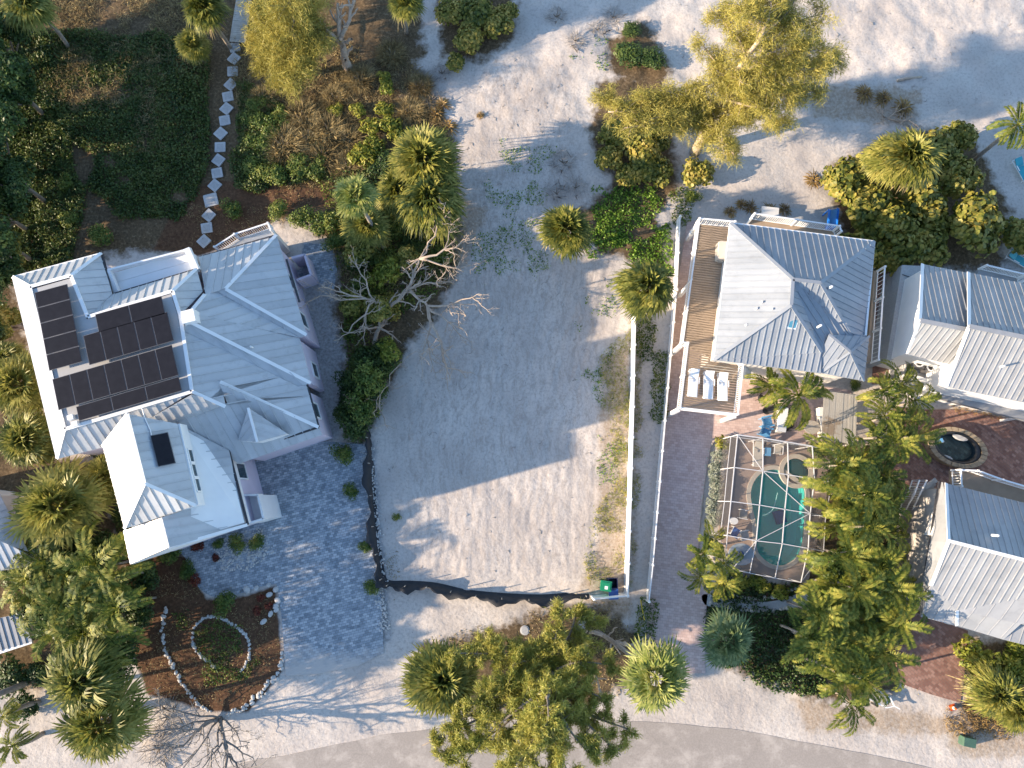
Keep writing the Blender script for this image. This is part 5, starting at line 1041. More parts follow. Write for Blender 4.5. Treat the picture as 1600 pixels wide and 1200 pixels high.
def feather_crown(name, m, seed, nf=16, L=2.2, nl=24, arch=1.0, lw=.05, ll=.55, el0=80, el1=5, bias=None):
    """arching pinnate fronds"""
    r = rng(seed); V = []; F_ = []
    for k in range(nf):
        az = k * 2.39996 + r.uniform(-.25, .25); u = (k + .5) / nf; el = math.radians(el0 + (el1 - el0) * u + r.uniform(-8, 8)); Lf = L * r.uniform(.8, 1.1); h = np.array([math.cos(az), math.sin(az), 0]); up = np.array([0, 0, 1.]); side0 = np.cross(up, h)
        curl = r.uniform(-1.6, 1.6); p = np.array([0, 0, 0.]); pts = [p]; ns = 9; e = el; a2 = az; dl = Lf / ns
        for s in range(ns):
            hh = np.array([math.cos(a2), math.sin(a2), 0]); p = p + (hh * math.cos(e) + up * math.sin(e)) * dl; pts.append(p); e -= arch * (.10 + .16 * s / ns) * (1 + .6 * (el > .6)); a2 += curl * .12
        pts = np.array(pts); b = len(V)
        for s in range(ns):
            w = .03 * (1 - s / ns) + .008; dd = norm(pts[s + 1] - pts[s]); sd = norm(np.cross(dd, up + 1e-3)); b = len(V); V += [pts[s] - sd * w, pts[s] + sd * w, pts[s + 1] + sd * w * .8, pts[s + 1] - sd * w * .8]; F_.append((b, b + 1, b + 2, b + 3))
        for s in range(nl):
            t_ = .14 + .86 * (s + .5) / nl; x = t_ * ns; i = min(int(x), ns - 1); q = pts[i] + (pts[i + 1] - pts[i]) * (x - i); dd = norm(pts[i + 1] - pts[i]); sd = norm(np.cross(dd, up + 1e-3)); nn = np.cross(sd, dd); l = ll * math.sin(math.pi * (.12 + .80 * t_)) ** .7 * r.uniform(.85, 1.1)
            for sg in (-1, 1):
                d = norm(sd * sg * .8 + dd * .75 + nn * .35); w = lw * (.6 + .4 * math.sin(math.pi * t_)); cr = norm(np.cross(d, nn)); mid = q + d * l * .5 + nn * .02; tip = q + d * l - up * l * r.uniform(.18, .42)
                b = len(V); V += [q, mid + cr * w, tip, mid - cr * w]; F_.append((b, b + 1, b + 2, b + 3))
    return fastmesh(name, np.array(V), np.array(F_), m)
SAB = [fan_crown('fan_crown', MT['sabal'], 100 + k, (50, 38, 44, 32, 56, 40)[k], .95 + .06 * (k % 3), .75 + .12 * (k % 2), 26, (.6, .4, .8, .5, .7, .9)[k]) for k in range(6)]
SABB = [fan_crown('fan_crown_blue', MT['sabalblue'], 110 + k, 22, 1.05, .85, 24, .35) for k in range(2)]
SABG = [fan_crown('light_fan_crown', MT['sabalg'], 150 + k, 30, 1.0, .85, 24, .45) for k in range(2)]
SKIRT = [fan_crown('dead_fan', MT['straw'], 120 + k, 16, .7, .5, 14, 1.3) for k in range(2)]
ARE = [feather_crown('feather_crown', MT['areca'], 130 + k, 11, 2.3, 22, 1.15, .045, .42, 78, 12) for k in range(5)]
COC = [feather_crown('date_crown', MT['areca'], 140 + k, 13, 1.8, 30, 1.0, .03, .34, 70, 0) for k in range(2)]
def trunk_of(parent, base, top, r0, r1, m='palmtrunk', bend=.25, n=8):
    base = Vector(base); top = Vector(top); ax = Vector((random.uniform(-1, 1), random.uniform(-1, 1), 0)) * bend; pts = []; rr = []
    for k in range(n + 1): t_ = k / n; pts.append(base.lerp(top, t_) + ax * math.sin(math.pi * t_)); rr.append(r0 + (r1 - r0) * t_)
    return MB().tube(pts, rr, 8).build('trunk', MT[m], parent, True)
def palm(px, py, h, dpx, label, kind='sabal', base=None, group=None, skirt=True, name=None):
    top = P(px, py, h); g = Vector(base) if base is not None else Vector((top.x + random.uniform(-.2, .2), top.y + random.uniform(-.2, .2), 0)); g.z = GH(g.x, g.y) - .05
    dm = dpx * (H - h) / FPX / .97; nm = name or {'sabal': 'fan_palm', 'blue': 'fan_palm', 'light': 'fan_palm', 'areca': 'feather_palm', 'date': 'date_palm'}[kind]
    o = thing(nm, g, label, 'palm', group); lo = top - g
    trunk_of(o, g, top, .17 if kind != 'areca' else .09, .13 if kind != 'areca' else .07)
    src, rad = {'sabal': (SAB, 1.55), 'blue': (SABB, 1.6), 'light': (SABG, 1.6), 'areca': (ARE, 1.75), 'date': (COC, 1.6)}[kind]
    s_ = dm / 2 / rad; obj('crown', random.choice(src), o, lo, random.uniform(0, 6.28), (s_ * random.uniform(.92, 1.08), s_ * random.uniform(.92, 1.08), s_ * random.uniform(.8, 1.1))).rotation_euler = (random.uniform(-.22, .22), random.uniform(-.22, .22), random.uniform(0, 6.28))
    if skirt and kind in ('sabal',): obj('dead_fronds', random.choice(SKIRT), o, lo - Vector((0, 0, .3 * s_)), random.uniform(0, 6), s_ * random.uniform(1.0, 1.4))
    return o
# --- fan palms, each with what tells it apart
palm(40, 8, 5.0, 84, 'fan palm above the dark trees at the top west corner'); palm(318, 14, 4.6, 86, 'straw yellow fan palm west of the boardwalk')
palm(300, 70, 2.6, 66, 'low fan palm hugging the boardwalk below a taller one'); palm(632, 2, 5.2, 70, 'fan palm with bare trunk above the brown litter', base=P(635, 52))
palm(662, 250, 4.0, 122, 'broad fan palm at the top of the palm thicket beside the lot'); palm(672, 315, 3.4, 118, 'broad fan palm at the foot of the palm thicket'); palm(555, 306, 7.2, 84, 'tall green fan palm on a thin pale leaning trunk', 'light', base=P(606, 398)); palm(572, 352, 3.0, 92, 'low fan palm under the leaning trunk'); palm(622, 300, 2.6, 84, 'small fan palm squeezed between the thicket palms')
palm(884, 360, 4.2, 96, 'lone round fan palm at the top of the sand lot'); palm(1010, 450, 4.6, 100, 'round yellow fan palm at the head of the white fence')
palm(1418, 248, 4.4, 120, 'fan palm rising through the sea grape bushes'); palm(1385, 245, 3.8, 78, 'smaller fan palm at the seaward side of the sea grapes')
palm(28, 600, 4.4, 108, 'fan palm by the house wall, northernmost of the west row'); palm(44, 684, 4.2, 104, 'fan palm by the house corner in the west row'); palm(92, 792, 4.8, 138, 'largest spiky fan palm of the west row beside the neighbour roof'); palm(8, 560, 3.6, 60, 'fan palm half hidden at the top of the west row'); palm(165, 745, 3.0, 80, 'shaded fan palm tucked against the lower wing')
palm(130, 1062, 5.2, 120, 'spiky fan palm beside the mulch bed'); palm(160, 1130, 4.4, 120, 'spiky fan palm at the roadside end of the mulch bed'); palm(690, 1062, 4.2, 112, 'dark fan palm west of the roadside pine'); palm(1024, 1058, 8.0, 112, 'fan palm with pale tips standing on the roadside verge', 'light', base=P(932, 986))
palm(1137, 1000, 4.0, 92, 'blue green fan palm in the dark bed by the driveway', 'blue'); palm(1556, 1084, 2.6, 78, 'yellow fan palm low beside the brick driveway'); palm(1590, 1110, 2.8, 70, 'yellow fan palm at the east end of the verge hedge'); palm(1590, 195, 5.0, 90, 'palm with drooping yellow fronds at the beach edge', 'date'); palm(20, 1165, 3.0, 60, 'shaded low palm at the sandy west corner', 'date'); palm(5, 1120, 3.4, 60, 'dark palm frond crown over the sand at the west edge', 'date')
# --- feather palms
palm(1247, 618, 4.6, 118, 'feather palm with arching fronds over the white counters', 'date'); palm(1203, 604, 3.6, 70, 'smaller feather palm by the stilt house wall', 'date')
cl_ = [(1310, 725), (1345, 722), (1378, 745), (1318, 775), (1352, 770), (1385, 790), (1316, 815), (1350, 820), (1380, 835), (1324, 862), (1368, 880), (1305, 910), (1335, 915), (1385, 915), (1275, 955), (1308, 965), (1350, 965), (1400, 965), (1290, 1010), (1335, 1015), (1380, 1015), (1310, 1060), (1350, 1055), (1265, 1000), (1330, 1095), (1405, 930)]
ROW = ((790, 'yellow green feather palm in the row beside the spa end of the cage', 'feather palms by the spa'), (900, 'yellow green feather palm in the row between pool and outside stair', 'feather palms by the pool'), (990, 'yellow green feather palm in the row beside the corner house wall', 'feather palms by the corner house'), (2000, 'yellow green feather palm at the roadside end of the row, by the trailer', 'feather palms at the roadside'))
for k, (x, y) in enumerate(cl_):
    _, lb, gp = [e for e in ROW if y < e[0]][0]; palm(x + random.uniform(-6, 6), y + random.uniform(-6, 6), random.uniform(3.2, 5.4), random.uniform(84, 112), lb, 'areca', group=gp)
for x, y in ((1378, 612), (1406, 600), (1430, 625), (1382, 650), (1415, 655), (1400, 690), (1372, 685), (1430, 685)): palm(x, y, random.uniform(3.2, 4.8), random.uniform(62, 84), 'feather palm in the clump between shelter and stone hot tub', 'areca', group='feather palms by the hot tub')
for x, y in ((1100, 865), (1130, 880), (1095, 900), (1130, 910), (1112, 842)): palm(x, y, random.uniform(2.0, 3.2), random.uniform(54, 70), 'feather palm in the clump at the cage corner by the driveway', 'areca', group='feather palms at the cage corner')
for x, y in ((70, 880), (110, 895), (150, 880), (60, 930), (100, 945), (145, 935), (185, 950), (90, 985), (135, 990), (170, 1000), (45, 905), (175, 905)): palm(x, y, random.uniform(3.8, 5.2), random.uniform(90, 120), 'glossy feather palm in the clump beside the lower wing', 'areca', group='feather palms in the west clump')

# --- shrubs and bushes
SHR = {}
def blade_clump(name, m, seed, n, w=.022):
    r = rng(seed); a = r.uniform(0, 6.28, n); q = np.sqrt(r.uniform(0, 1, n)) * .75; C = np.stack([q * np.cos(a), q * np.sin(a), r.uniform(0, .15, n)], -1); d = norm(np.stack([np.cos(a) * .6 + r.normal(scale=.85, size=n), np.sin(a) * .6 + r.normal(scale=.85, size=n), r.uniform(.3, 1.4, n)], -1)); s = norm(np.cross(d, r.normal(size=(n, 3)))) * w; L = r.uniform(.4, 1.0, (n, 1)); mid = C + d * L * .6; tip = C + d * L + norm(np.stack([np.cos(a), np.sin(a), 0 * a - 1.2], -1)) * L * .25
    return fastmesh(name, np.stack([C - s, C + s, mid + s * .8, tip, mid - s * .8], 1).reshape(-1, 3), np.arange(n * 5).reshape(n, 5), m)
MT['twigl'] = plain('pale_twig', (.36, .33, .30), (.24, .22, .2), 3, .9)
def shrub_src(kind):
    if kind not in SHR:
        f = {'grape': lambda k: shrub_mesh('sea_grape_crown', MT['seagrape'], 1.6, 1.5, 1500, .13, 200 + k, 12, 'round', .95), 'green': lambda k: shrub_mesh('green_crown', MT['shrub'], 1.0, 1.0, 1100, .085, 210 + k, 9), 'dark': lambda k: shrub_mesh('dark_crown', MT['darkleaf'], 1.6, 1.5, 1900, .12, 220 + k, 12),
             'silver': lambda k: shrub_mesh('silver_crown', MT['silver'], .8, .8, 1000, .065, 230 + k, 8), 'lime': lambda k: shrub_mesh('lime_crown', MT['lime'], .8, .7, 480, .12, 240 + k, 8, 'kite', .35), 'red': lambda k: shrub_mesh('red_crown', MT['redleaf'], .6, .5, 360, .08, 250 + k, 6), 'tawny': lambda k: blade_clump('tawny_clump', MT['straw'], 270 + k, 2000, .010), 'twig': lambda k: blade_clump('twig_clump', MT['twigl'], 280 + k, 170, .010), 'ochre': lambda k: fan_crown('ochre_tuft', MT['ochre'], 260 + k, 14, .5, .15, 9, .6)}[kind]
        SHR[kind] = [f(k) for k in range(3)]
    return SHR[kind]
BASE_R = {'tawny': 1.1, 'twig': 1.1, 'grape': 1.75, 'green': 1.05, 'dark': 1.75, 'silver': .85, 'lime': .85, 'red': .62, 'ochre': .6}
def bush(px, py, dpx, label, kind='green', group=None, hs=1.0, zoff=0.0, name='shrub'):
    r_ = dpx / 2 / 20.8; hh = r_ * .9 * hs; c = P(px, py, hh * .6 + zoff); g = Vector((c.x, c.y, GH(c.x, c.y))); o = thing(name, g, label, 'shrub', group); s_ = r_ / BASE_R[kind]
    st = MB()
    for k in range(4): a = k * 1.57 + random.uniform(-.4, .4); st.tube([g - Vector((0, 0, .05)), g + Vector((math.cos(a) * r_ * .3, math.sin(a) * r_ * .3, hh * .6 + zoff))], [.03 + .02 * r_, .015], 5)
    st.build('stem', MT['bark'], o); obj('foliage', random.choice(shrub_src(kind)), o, (0, 0, zoff), random.uniform(0, 6.28), (s_, s_, s_ * hs)); return o
for x, y, d, lb in ((360, 328, 44, 'round clipped shrub beside the stepping stones'), (153, 372, 54, 'round dark shrub between the dune path and the roof corner'), (533, 711, 44, 'round shrub at the top of the driveway border'), (548, 768, 30, 'small round shrub halfway down the driveway border'), (571, 852, 26, 'tiny round shrub near the silt fence bend'), (578, 921, 32, 'pale small shrub at the foot of the driveway border'), (100, 285, 34, 'small dark shrub at the edge of the dune thicket'), (106, 346, 40, 'dark shrub west of the grey gravel'), (437, 330, 44, 'leafy shrub west of the patio'), (470, 338, 50, 'leafy shrub in the middle of the patio hedge'), (503, 350, 56, 'leafy shrub at the patio hedge corner'), (523, 380, 46, 'shrub behind the patio wall'), (370, 850, 34, 'spiky green shrub in the white gravel bed'), (403, 850, 34, 'dark green shrub in the white gravel bed'), (340, 848, 22, 'small shrub at the west end of the gravel bed'), (265, 870, 46, 'dark shrub under the lower wing roof'), (290, 890, 34, 'shrub with red shoots at the driveway curve'), (352, 945, 46, 'low green shrub on the mulch by the paving'), (620, 808, 16, 'tiny shrub on the sand near the silt fence'), (1335, 600, 26, 'small shrub beside the shelter roof'), (1240, 705, 40, 'leafy plant inside the north end of the cage'), (1276, 706, 36, 'leafy plant in the corner of the cage'), (1085, 305, 30, 'shrub by the sand path')):
    bush(x, y, d, lb, 'green', hs=.9)
for k, y in enumerate(range(712, 830, 15)): bush(1124 - (y - 690) * .075, y, 30, 'silver leaved shrub in the clipped hedge along the pool cage', 'silver', 'silver hedge along the cage', 1.1)
bush(1127, 695, 32, 'lime green shrub at the head of the silver hedge', 'lime')
for x, y, d in ((1330, 285, 100), (1360, 330, 110), (1345, 385, 100), (1400, 350, 110), (1440, 310, 110), (1470, 240, 96), (1500, 215, 70), (1495, 275, 90), (1440, 380, 100), (1300, 275, 50), (1390, 400, 80), (1460, 345, 80)): bush(x, y, d, 'sea grape bush in the big clump behind the two houses', 'grape', 'sea grape clump', 1.25, .3, 'sea_grape')
bush(1528, 350, 118, 'lone round sea grape bush east of the big clump', 'grape', hs=1.2, zoff=.4, name='sea_grape'); bush(1598, 368, 80, 'sea grape bush cut by the east edge', 'grape', hs=1.2, name='sea_grape')
bush(1092, 272, 70, 'brown tinged sea grape at the foot of the big pine', 'grape', name='sea_grape')
for x, y, d in ((960, 210, 70), (1000, 235, 80), (1025, 265, 70), (950, 245, 60), (1010, 190, 60), (985, 270, 60), (1030, 215, 56)): bush(x, y, d, 'sea grape bush beside the sand path under the pine boughs', 'grape', 'sea grapes beside the path', 1.0, 0, 'sea_grape')
for x, y, d in ((705, 20, 70), (740, 15, 80), (775, 35, 70), (730, 55, 70), (710, 95, 44), (795, 20, 50)): bush(x, y, d, 'sea grape bush at the seaward end of the lot', 'grape', 'sea grapes at the top of the lot', 1.0, 0, 'sea_grape')
for x, y, d in ((985, 80, 70), (1020, 95, 56), (985, 45, 44)): bush(x, y, d, 'dark scrubby bush on the white dune', 'dark', 'dark scrub on the dune', .6)
for x, y, d in ((550, 660, 76), (575, 610, 80), (545, 600, 60), (590, 570, 70), (565, 560, 60), (540, 640, 56), (600, 545, 50)): bush(x, y, d, 'dense dark green bush between house and bare lot', 'dark', 'dark bushes beside the lot', 1.2)
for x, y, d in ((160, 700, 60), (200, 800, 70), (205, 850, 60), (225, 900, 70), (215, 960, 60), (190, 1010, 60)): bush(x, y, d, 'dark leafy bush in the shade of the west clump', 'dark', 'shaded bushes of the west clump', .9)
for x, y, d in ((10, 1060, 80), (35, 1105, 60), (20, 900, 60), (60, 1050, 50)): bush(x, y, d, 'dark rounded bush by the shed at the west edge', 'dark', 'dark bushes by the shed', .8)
for x, y, d in ((1520, 1030, 70), (1560, 1040, 80), (1595, 1050, 80), (1530, 1065, 50), (1590, 1010, 60)): bush(x, y, d, 'leafy lime bush in the verge hedge east of the brick driveway', 'lime', 'verge hedge bushes', 1.0)
for x, y, d in ((1160, 912, 34), (1190, 918, 34), (1220, 922, 34), (1180, 905, 30)): bush(x, y, d, 'yellow green ground shrub along the south wall of the cage', 'lime', 'ground shrubs south of the cage', .8)
for x, y, d in ((605, 135, 40), (560, 168, 36), (525, 172, 34), (580, 200, 46), (610, 195, 46), (600, 170, 40), (565, 235, 60), (585, 225, 44), (620, 210, 36), (600, 118, 30)): bush(x, y, d, 'bright yellow green leafy plant in the dune slope', 'lime', 'yellow green plants on the dune slope', .9)
for x, y, d in ((405, 934, 18), (400, 956, 18), (418, 946, 18)): bush(x, y, d, 'small dark red plant on the mulch by the white stones', 'red', 'red plants on the mulch')
for x, y, d in ((310, 855, 28), (305, 905, 24), (335, 870, 18)): bush(x, y, d, 'reddish plant along the driveway curve', 'red', 'reddish plants by the driveway curve')
for x, y, d in ((1143, 328, 34), (1175, 322, 34), (1205, 325, 34), (1228, 325, 34), (1160, 318, 30)): bush(x, y, d, 'ochre grass tuft on the sand behind the hipped house', 'ochre', 'ochre tufts behind the house', .9)
for x, y, d in ((1355, 140, 50), (1385, 150, 44), (1415, 165, 50), (1275, 278, 44), (750, 178, 22), (700, 195, 44), (680, 175, 44), (690, 160, 40)): bush(x, y, d, 'tawny grass tuft on the dune sand', 'ochre', 'tawny tufts on the dune', .9)
for x, y, d in ((600, 262, 60), (640, 215, 54), (590, 300, 56), (615, 350, 60), (640, 380, 56), (560, 400, 60), (600, 410, 56), (540, 340, 54), (690, 395, 50), (700, 280, 40), (570, 450, 60), (610, 480, 56), (540, 290, 44)): bush(x, y, d, 'tangled olive bush filling the thicket between the palms', random.choice(('green', 'grape', 'dark')), 'thicket bushes', 1.0)
for x, y, d in ((440, 222, 66), (480, 210, 60), (470, 180, 60), (510, 200, 60), (500, 240, 60), (540, 215, 54), (410, 150, 44), (540, 260, 56), (640, 170, 50), (655, 130, 46), (560, 120, 50), (300, 95, 50), (520, 150, 46), (610, 80, 50)): bush(x, y, d, 'dry tawny grass clump on the dune slope beside the stone path', 'tawny', 'tawny grass clumps on the slope', .9)
for x, y, d in ((255, 1125, 60), (240, 1175, 60)): bush(x, y, d, 'leafless grey twiggy bush at the sandy roadside', 'twig', 'grey twiggy bushes', .9)
for x, y, d, kd in ((560, 395, 60, 'grape'), (600, 425, 64, 'lime'), (585, 480, 56, 'grape'), (608, 545, 50, 'lime'), (640, 400, 50, 'grape'), (575, 590, 60, 'green'), (545, 470, 50, 'grape'), (560, 640, 56, 'green')): bush(x, y, d, 'tall sunlit bush rising among the dead branches', kd, 'tall bushes by the dead tree', 1.2, 1.7)
for x, y, d in ((1320, 750, 80), (1360, 760, 80), (1330, 800, 80), (1375, 810, 76), (1340, 850, 84), (1380, 870, 70), (1320, 900, 80), (1365, 920, 84), (1300, 950, 76), (1345, 970, 84), (1390, 975, 70), (1310, 1020, 80), (1355, 1030, 80)): bush(x, y, d, 'dark bush filling the row beneath the pool feather palms', 'dark', 'understory of the palm row', 1.1, 1.0)
for x, y, d in ((80, 900, 90), (130, 910, 90), (100, 960, 90), (150, 965, 90), (180, 930, 80), (60, 950, 80), (130, 1010, 90), (175, 1040, 80), (120, 850, 80), (160, 860, 80)): bush(x, y, d, 'dark bush added beneath the west feather palms to fill out their shade', 'dark', 'added shade bushes of the west clump', 1.3, 1.2)  # bushes added so the clump casts unbroken shade
# green trees that shade the west side
def leafy_tree(px, py, h, dpx, label, kind='dark', group=None, lean=(0, 0)):
    c = P(px, py, h * .75); g = Vector((c.x - lean[0], c.y - lean[1], 0)); g.z = GH(g.x, g.y) - .05; o = thing('tree', g, label, 'tree', group); r_ = dpx / 2 * (H - h) / FPX; tr_ = MB(); tr_.tube([g, g.lerp(c, .5) + Vector((.1, .1, 0)), c], [.2, .15, .08], 8)
    offs = []
    for k in range(7):
        a = k * .9 + random.uniform(-.3, .3); q = r_ * random.uniform(.35, .7) if k else 0; e = c + Vector((math.cos(a) * q, math.sin(a) * q, random.uniform(-.25, .2) * h)); tr_.tube([g.lerp(c, .45), g.lerp(e, .75) + Vector((0, 0, .2)), e], [.1, .06, .03], 6); offs.append(e)
    tr_.build('trunk', MT['bark'], o, True)
    s_ = r_ * .62 / BASE_R[kind]
    for e in offs: obj('crown', random.choice(shrub_src(kind)), o, e - g - Vector((0, 0, .8 * s_)), random.uniform(0, 6.28), (s_, s_, s_ * 1.1))
    return o
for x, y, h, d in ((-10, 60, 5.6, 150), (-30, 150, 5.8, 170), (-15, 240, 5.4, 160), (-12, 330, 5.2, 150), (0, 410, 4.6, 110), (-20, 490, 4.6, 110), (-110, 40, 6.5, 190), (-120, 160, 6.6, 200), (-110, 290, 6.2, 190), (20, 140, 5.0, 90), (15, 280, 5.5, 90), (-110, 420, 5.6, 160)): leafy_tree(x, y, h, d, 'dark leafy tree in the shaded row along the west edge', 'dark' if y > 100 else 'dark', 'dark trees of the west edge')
for x, y, h, d, lb in ((5, 385, 4.0, 66, 'sunlit brown green tree at the west edge above the roof'), (8, 505, 3.6, 70, 'yellow green tree between roof and west edge')): leafy_tree(x, y, h, d, lb, 'grape')

for x, y, d in ((398, 190, 50), (404, 225, 50), (396, 260, 50), (425, 275, 56), (465, 262, 50), (420, 200, 50), (440, 180, 40), (495, 262, 44), (400, 160, 40)): bush(x, y, d, 'low sunlit green bush on the dune slope east of the stone path', 'green', 'green bushes on the slope', .7)
for x, y, d in ((660, 120, 44), (690, 110, 40), (640, 150, 40), (675, 150, 44), (870, 20, 40), (900, 60, 40), (935, 40, 40), (960, 20, 44), (880, 250, 50), (900, 290, 44), (870, 300, 40)): bush(x, y, d, 'sparse dry twiggy scrub on the edge of the sand', 'twig', 'dry scrub at the sand edge', .7)
# --- pines and dead trees
def pine(name, base, top, rads, limbs, seed, m, label, puff=1.0, per=34, cat='pine tree', trunkm='bark', dn=2.6, tight=.16, nw=.017):
    """trunk, limbs with curved side branches, feathery tufts of needles; everything grows from the base point"""
    r = rng(seed); rr_ = random.Random(seed); base = Vector(base); o = thing(name, base, label, cat); tb_ = MB(); top = Vector(top)
    pts = [base.lerp(top, k / 8) + Vector((rr_.uniform(-.2, .2), rr_.uniform(-.2, .2), 0)) * (0 if k in (0,) else 1) for k in range(9)]; tb_.tube(pts, [rads[0] + (rads[1] - rads[0]) * k / 8 for k in range(9)], 9); TC = []
    for (t0, tx, rad) in limbs:
        k = t0 * 8; i = min(int(k), 7); s = pts[i].lerp(pts[i + 1], k - i); e = Vector(tx); md = s.lerp(e, .5) + Vector((rr_.uniform(-.5, .5), rr_.uniform(-.5, .5), rr_.uniform(.0, .7))); br = smooth_poly([s, md, e], 5, False); tb_.tube(br, [rad * (1 - .8 * j / len(br)) for j in range(len(br))], 6); L = (e - s).length
        nsb = int(6 + L * dn)
        for j in range(nsb):
            u = .25 + .75 * (j + rr_.random()) / nsb; q = br[min(int(u * (len(br) - 1)), len(br) - 1)]; a = rr_.uniform(0, 6.28); l = (.45 + .65 * (1 - u) * min(L / 3, 1.2)) * rr_.uniform(.7, 1.5) * puff; f = q + Vector((math.cos(a) * l, math.sin(a) * l, rr_.uniform(-.25, .4) * l)); tb_.tube([q, q.lerp(f, .5) + Vector((0, 0, .07)), f], [.03, .02, .008], 4, False)
            for w in (.35, .6, .8, 1.0): TC.append((q.lerp(f, w), (f - q).normalized()))
    tb_.build('trunk', MT[trunkm], o, True)
    C = np.array([tuple(a) for a, _ in TC]); D = np.array([tuple(b) for _, b in TC]); n = len(C) * per; C = np.repeat(C, per, 0) + r.normal(scale=tight * puff, size=(n, 3)); d = norm(np.repeat(D, per, 0) * .55 + r.normal(scale=.7, size=(n, 3)) + np.array([0, 0, .05])); l = r.uniform(.16, .38, (n, 1)) * puff; sd = norm(np.cross(d, r.normal(size=(n, 3)))) * nw
    V = np.stack([C - sd, C + sd, C + d * l - np.array([0, 0, .12]) * l], 1).reshape(-1, 3) - np.array(tuple(base)); obj('crown', fastmesh('needles', V, np.arange(n * 3).reshape(n, 3), m), o); return o
def lim(lst, z0, z1):
    out = []
    for k, (t0, px, py, rad) in enumerate(lst): out.append((t0, P(px, py, z0 + (z1 - z0) * t0 + random.uniform(-.6, .6)), rad))
    return out
pine('pine_tree', P(1085, 240), P(1200, 30, 11.5), (.42, .1), lim([(.25, 1045, 175, .12), (.3, 950, 175, .15), (.3, 1000, 150, .13), (.25, 930, 150, .1), (.28, 975, 200, .1), (.25, 1015, 185, .1), (.3, 1040, 140, .1), (.5, 1320, 95, .1), (.4, 1290, 140, .1), (.2, 1150, 245, .06), (.55, 1160, 130, .1), (.35, 1130, 235, .07), (.35, 1170, 180, .1), (.45, 1210, 170, .12), (.45, 1250, 150, .12), (.5, 1120, 110, .12), (.55, 1090, 60, .12), (.6, 1290, 110, .14), (.6, 1230, 120, .12), (.65, 1300, 75, .12), (.7, 1150, 60, .1), (.7, 1260, 60, .1), (.75, 1110, 15, .1), (.8, 1220, 20, .08), (.85, 1180, -10, .08), (.85, 1290, 20, .09), (.9, 1250, -20, .08), (.95, 1150, 10, .06), (1, 1210, -15, .05), (.4, 1085, 130, .1), (.3, 1230, 190, .08)], 3, 11.5), 301, MT['needle'], 'big golden pine leaning over the dune with forked pale trunk', 1.3, 46, trunkm='dead', dn=3.6, tight=.17)
pine('pine_tree', P(480, 118), P(455, 35, 6.0), (.3, .08), lim([(.3, 410, 100, .1), (.35, 440, 120, .1), (.4, 490, 110, .1), (.5, 400, 60, .1), (.5, 430, 80, .1), (.55, 500, 60, .1), (.6, 475, 85, .1), (.7, 420, 30, .1), (.7, 480, 20, .08), (.8, 400, 5, .08), (.85, 445, 0, .07), (.9, 500, -10, .07), (1, 455, -20, .06), (.6, 450, 55, .08), (.45, 465, 130, .06)], 1.2, 6), 302, MT['needle'], 'golden feathery pine beside the boardwalk', 1.6, 90, tight=.18)
pine('pine_tree', P(866, 1012), P(856, 1090, 8.5), (.4, .1), lim([(.35, 900, 945, .12), (.35, 930, 960, .1), (.4, 870, 985, .1), (.4, 880, 950, .1), (.45, 770, 1000, .12), (.45, 730, 1005, .1), (.5, 700, 1020, .1), (.5, 800, 1040, .12), (.5, 920, 1020, .12), (.55, 760, 1080, .12), (.55, 960, 1040, .1), (.6, 700, 1140, .13), (.6, 660, 1165, .13), (.6, 740, 1120, .12), (.65, 940, 1090, .12), (.65, 985, 1140, .12), (.65, 890, 1060, .1), (.7, 770, 1160, .12), (.7, 840, 1130, .12), (.75, 910, 1130, .12), (.75, 970, 1180, .11), (.8, 800, 1190, .1), (.8, 720, 1200, .1), (.8, 870, 1175, .1), (.85, 930, 1190, .1), (.9, 860, 1215, .08), (.9, 780, 1225, .08), (.95, 900, 1230, .08), (1, 850, 1150, .05), (.45, 830, 1005, .08), (.5, 860, 1050, .08), (.6, 820, 1085, .08), (.6, 680, 1190, .08)], 2.0, 8.2), 303, MT['needled'], 'large green pine spreading over the road edge', 1.1, 62, dn=2.3, tight=.11, nw=.024)
MT['deadb'] = plain('tan_dead_branch', (.48, .385, .30), (.30, .235, .18), 3, .85, .3)
def dead_tree(name, base, segs, label, m='dead', fine=3, seed=1, cat='dead tree', spread=.9):
    """bare limbs: each a start, an end and a radius, forking into crooked twigs"""
    r = random.Random(seed); o = thing(name, base, label, cat); b_ = MB()
    def grow_(s, e, rad, depth):
        n = 5; pts = [s.lerp(e, k / n) + Vector((r.uniform(-1, 1), r.uniform(-1, 1), r.uniform(-1, 1))) * (s - e).length * .055 * (0 < k < n) for k in range(n + 1)]; b_.tube(pts, [rad * (1 - .55 * k / n) for k in range(n + 1)], 7 if depth == 0 else 5, depth == 0)
        if depth >= fine: return
        for k in range(3 if depth else 7):
            q = pts[r.randint(2, n)]; d = (e - s).normalized(); l = (e - s).length * r.uniform(.28, .55); v = (d * r.uniform(.5, 1) + Vector((r.uniform(-1, 1), r.uniform(-1, 1), r.uniform(-.5, .5))) * spread).normalized() * l; f = q + v; f.z = max(f.z, .08); grow_(q, f, max(rad * .48, .014), depth + 1)
    for s, e, rad in segs: grow_(Vector(s), Vector(e), rad, 0)
    ob = b_.build('trunk', MT[m], o, True); return o
b0 = P(546, 108); dead_tree('dead_tree', b0, [(b0, P(532, 60, 3.2), .42), (P(534, 66, 2.8), P(528, 5, 5.2), .22), (P(533, 62, 3), P(552, 8, 5), .2), (P(533, 64, 3), P(488, 35, 4.2), .17)], 'thick bleached dead trunk with broken limbs', 'dead', 1, 7)
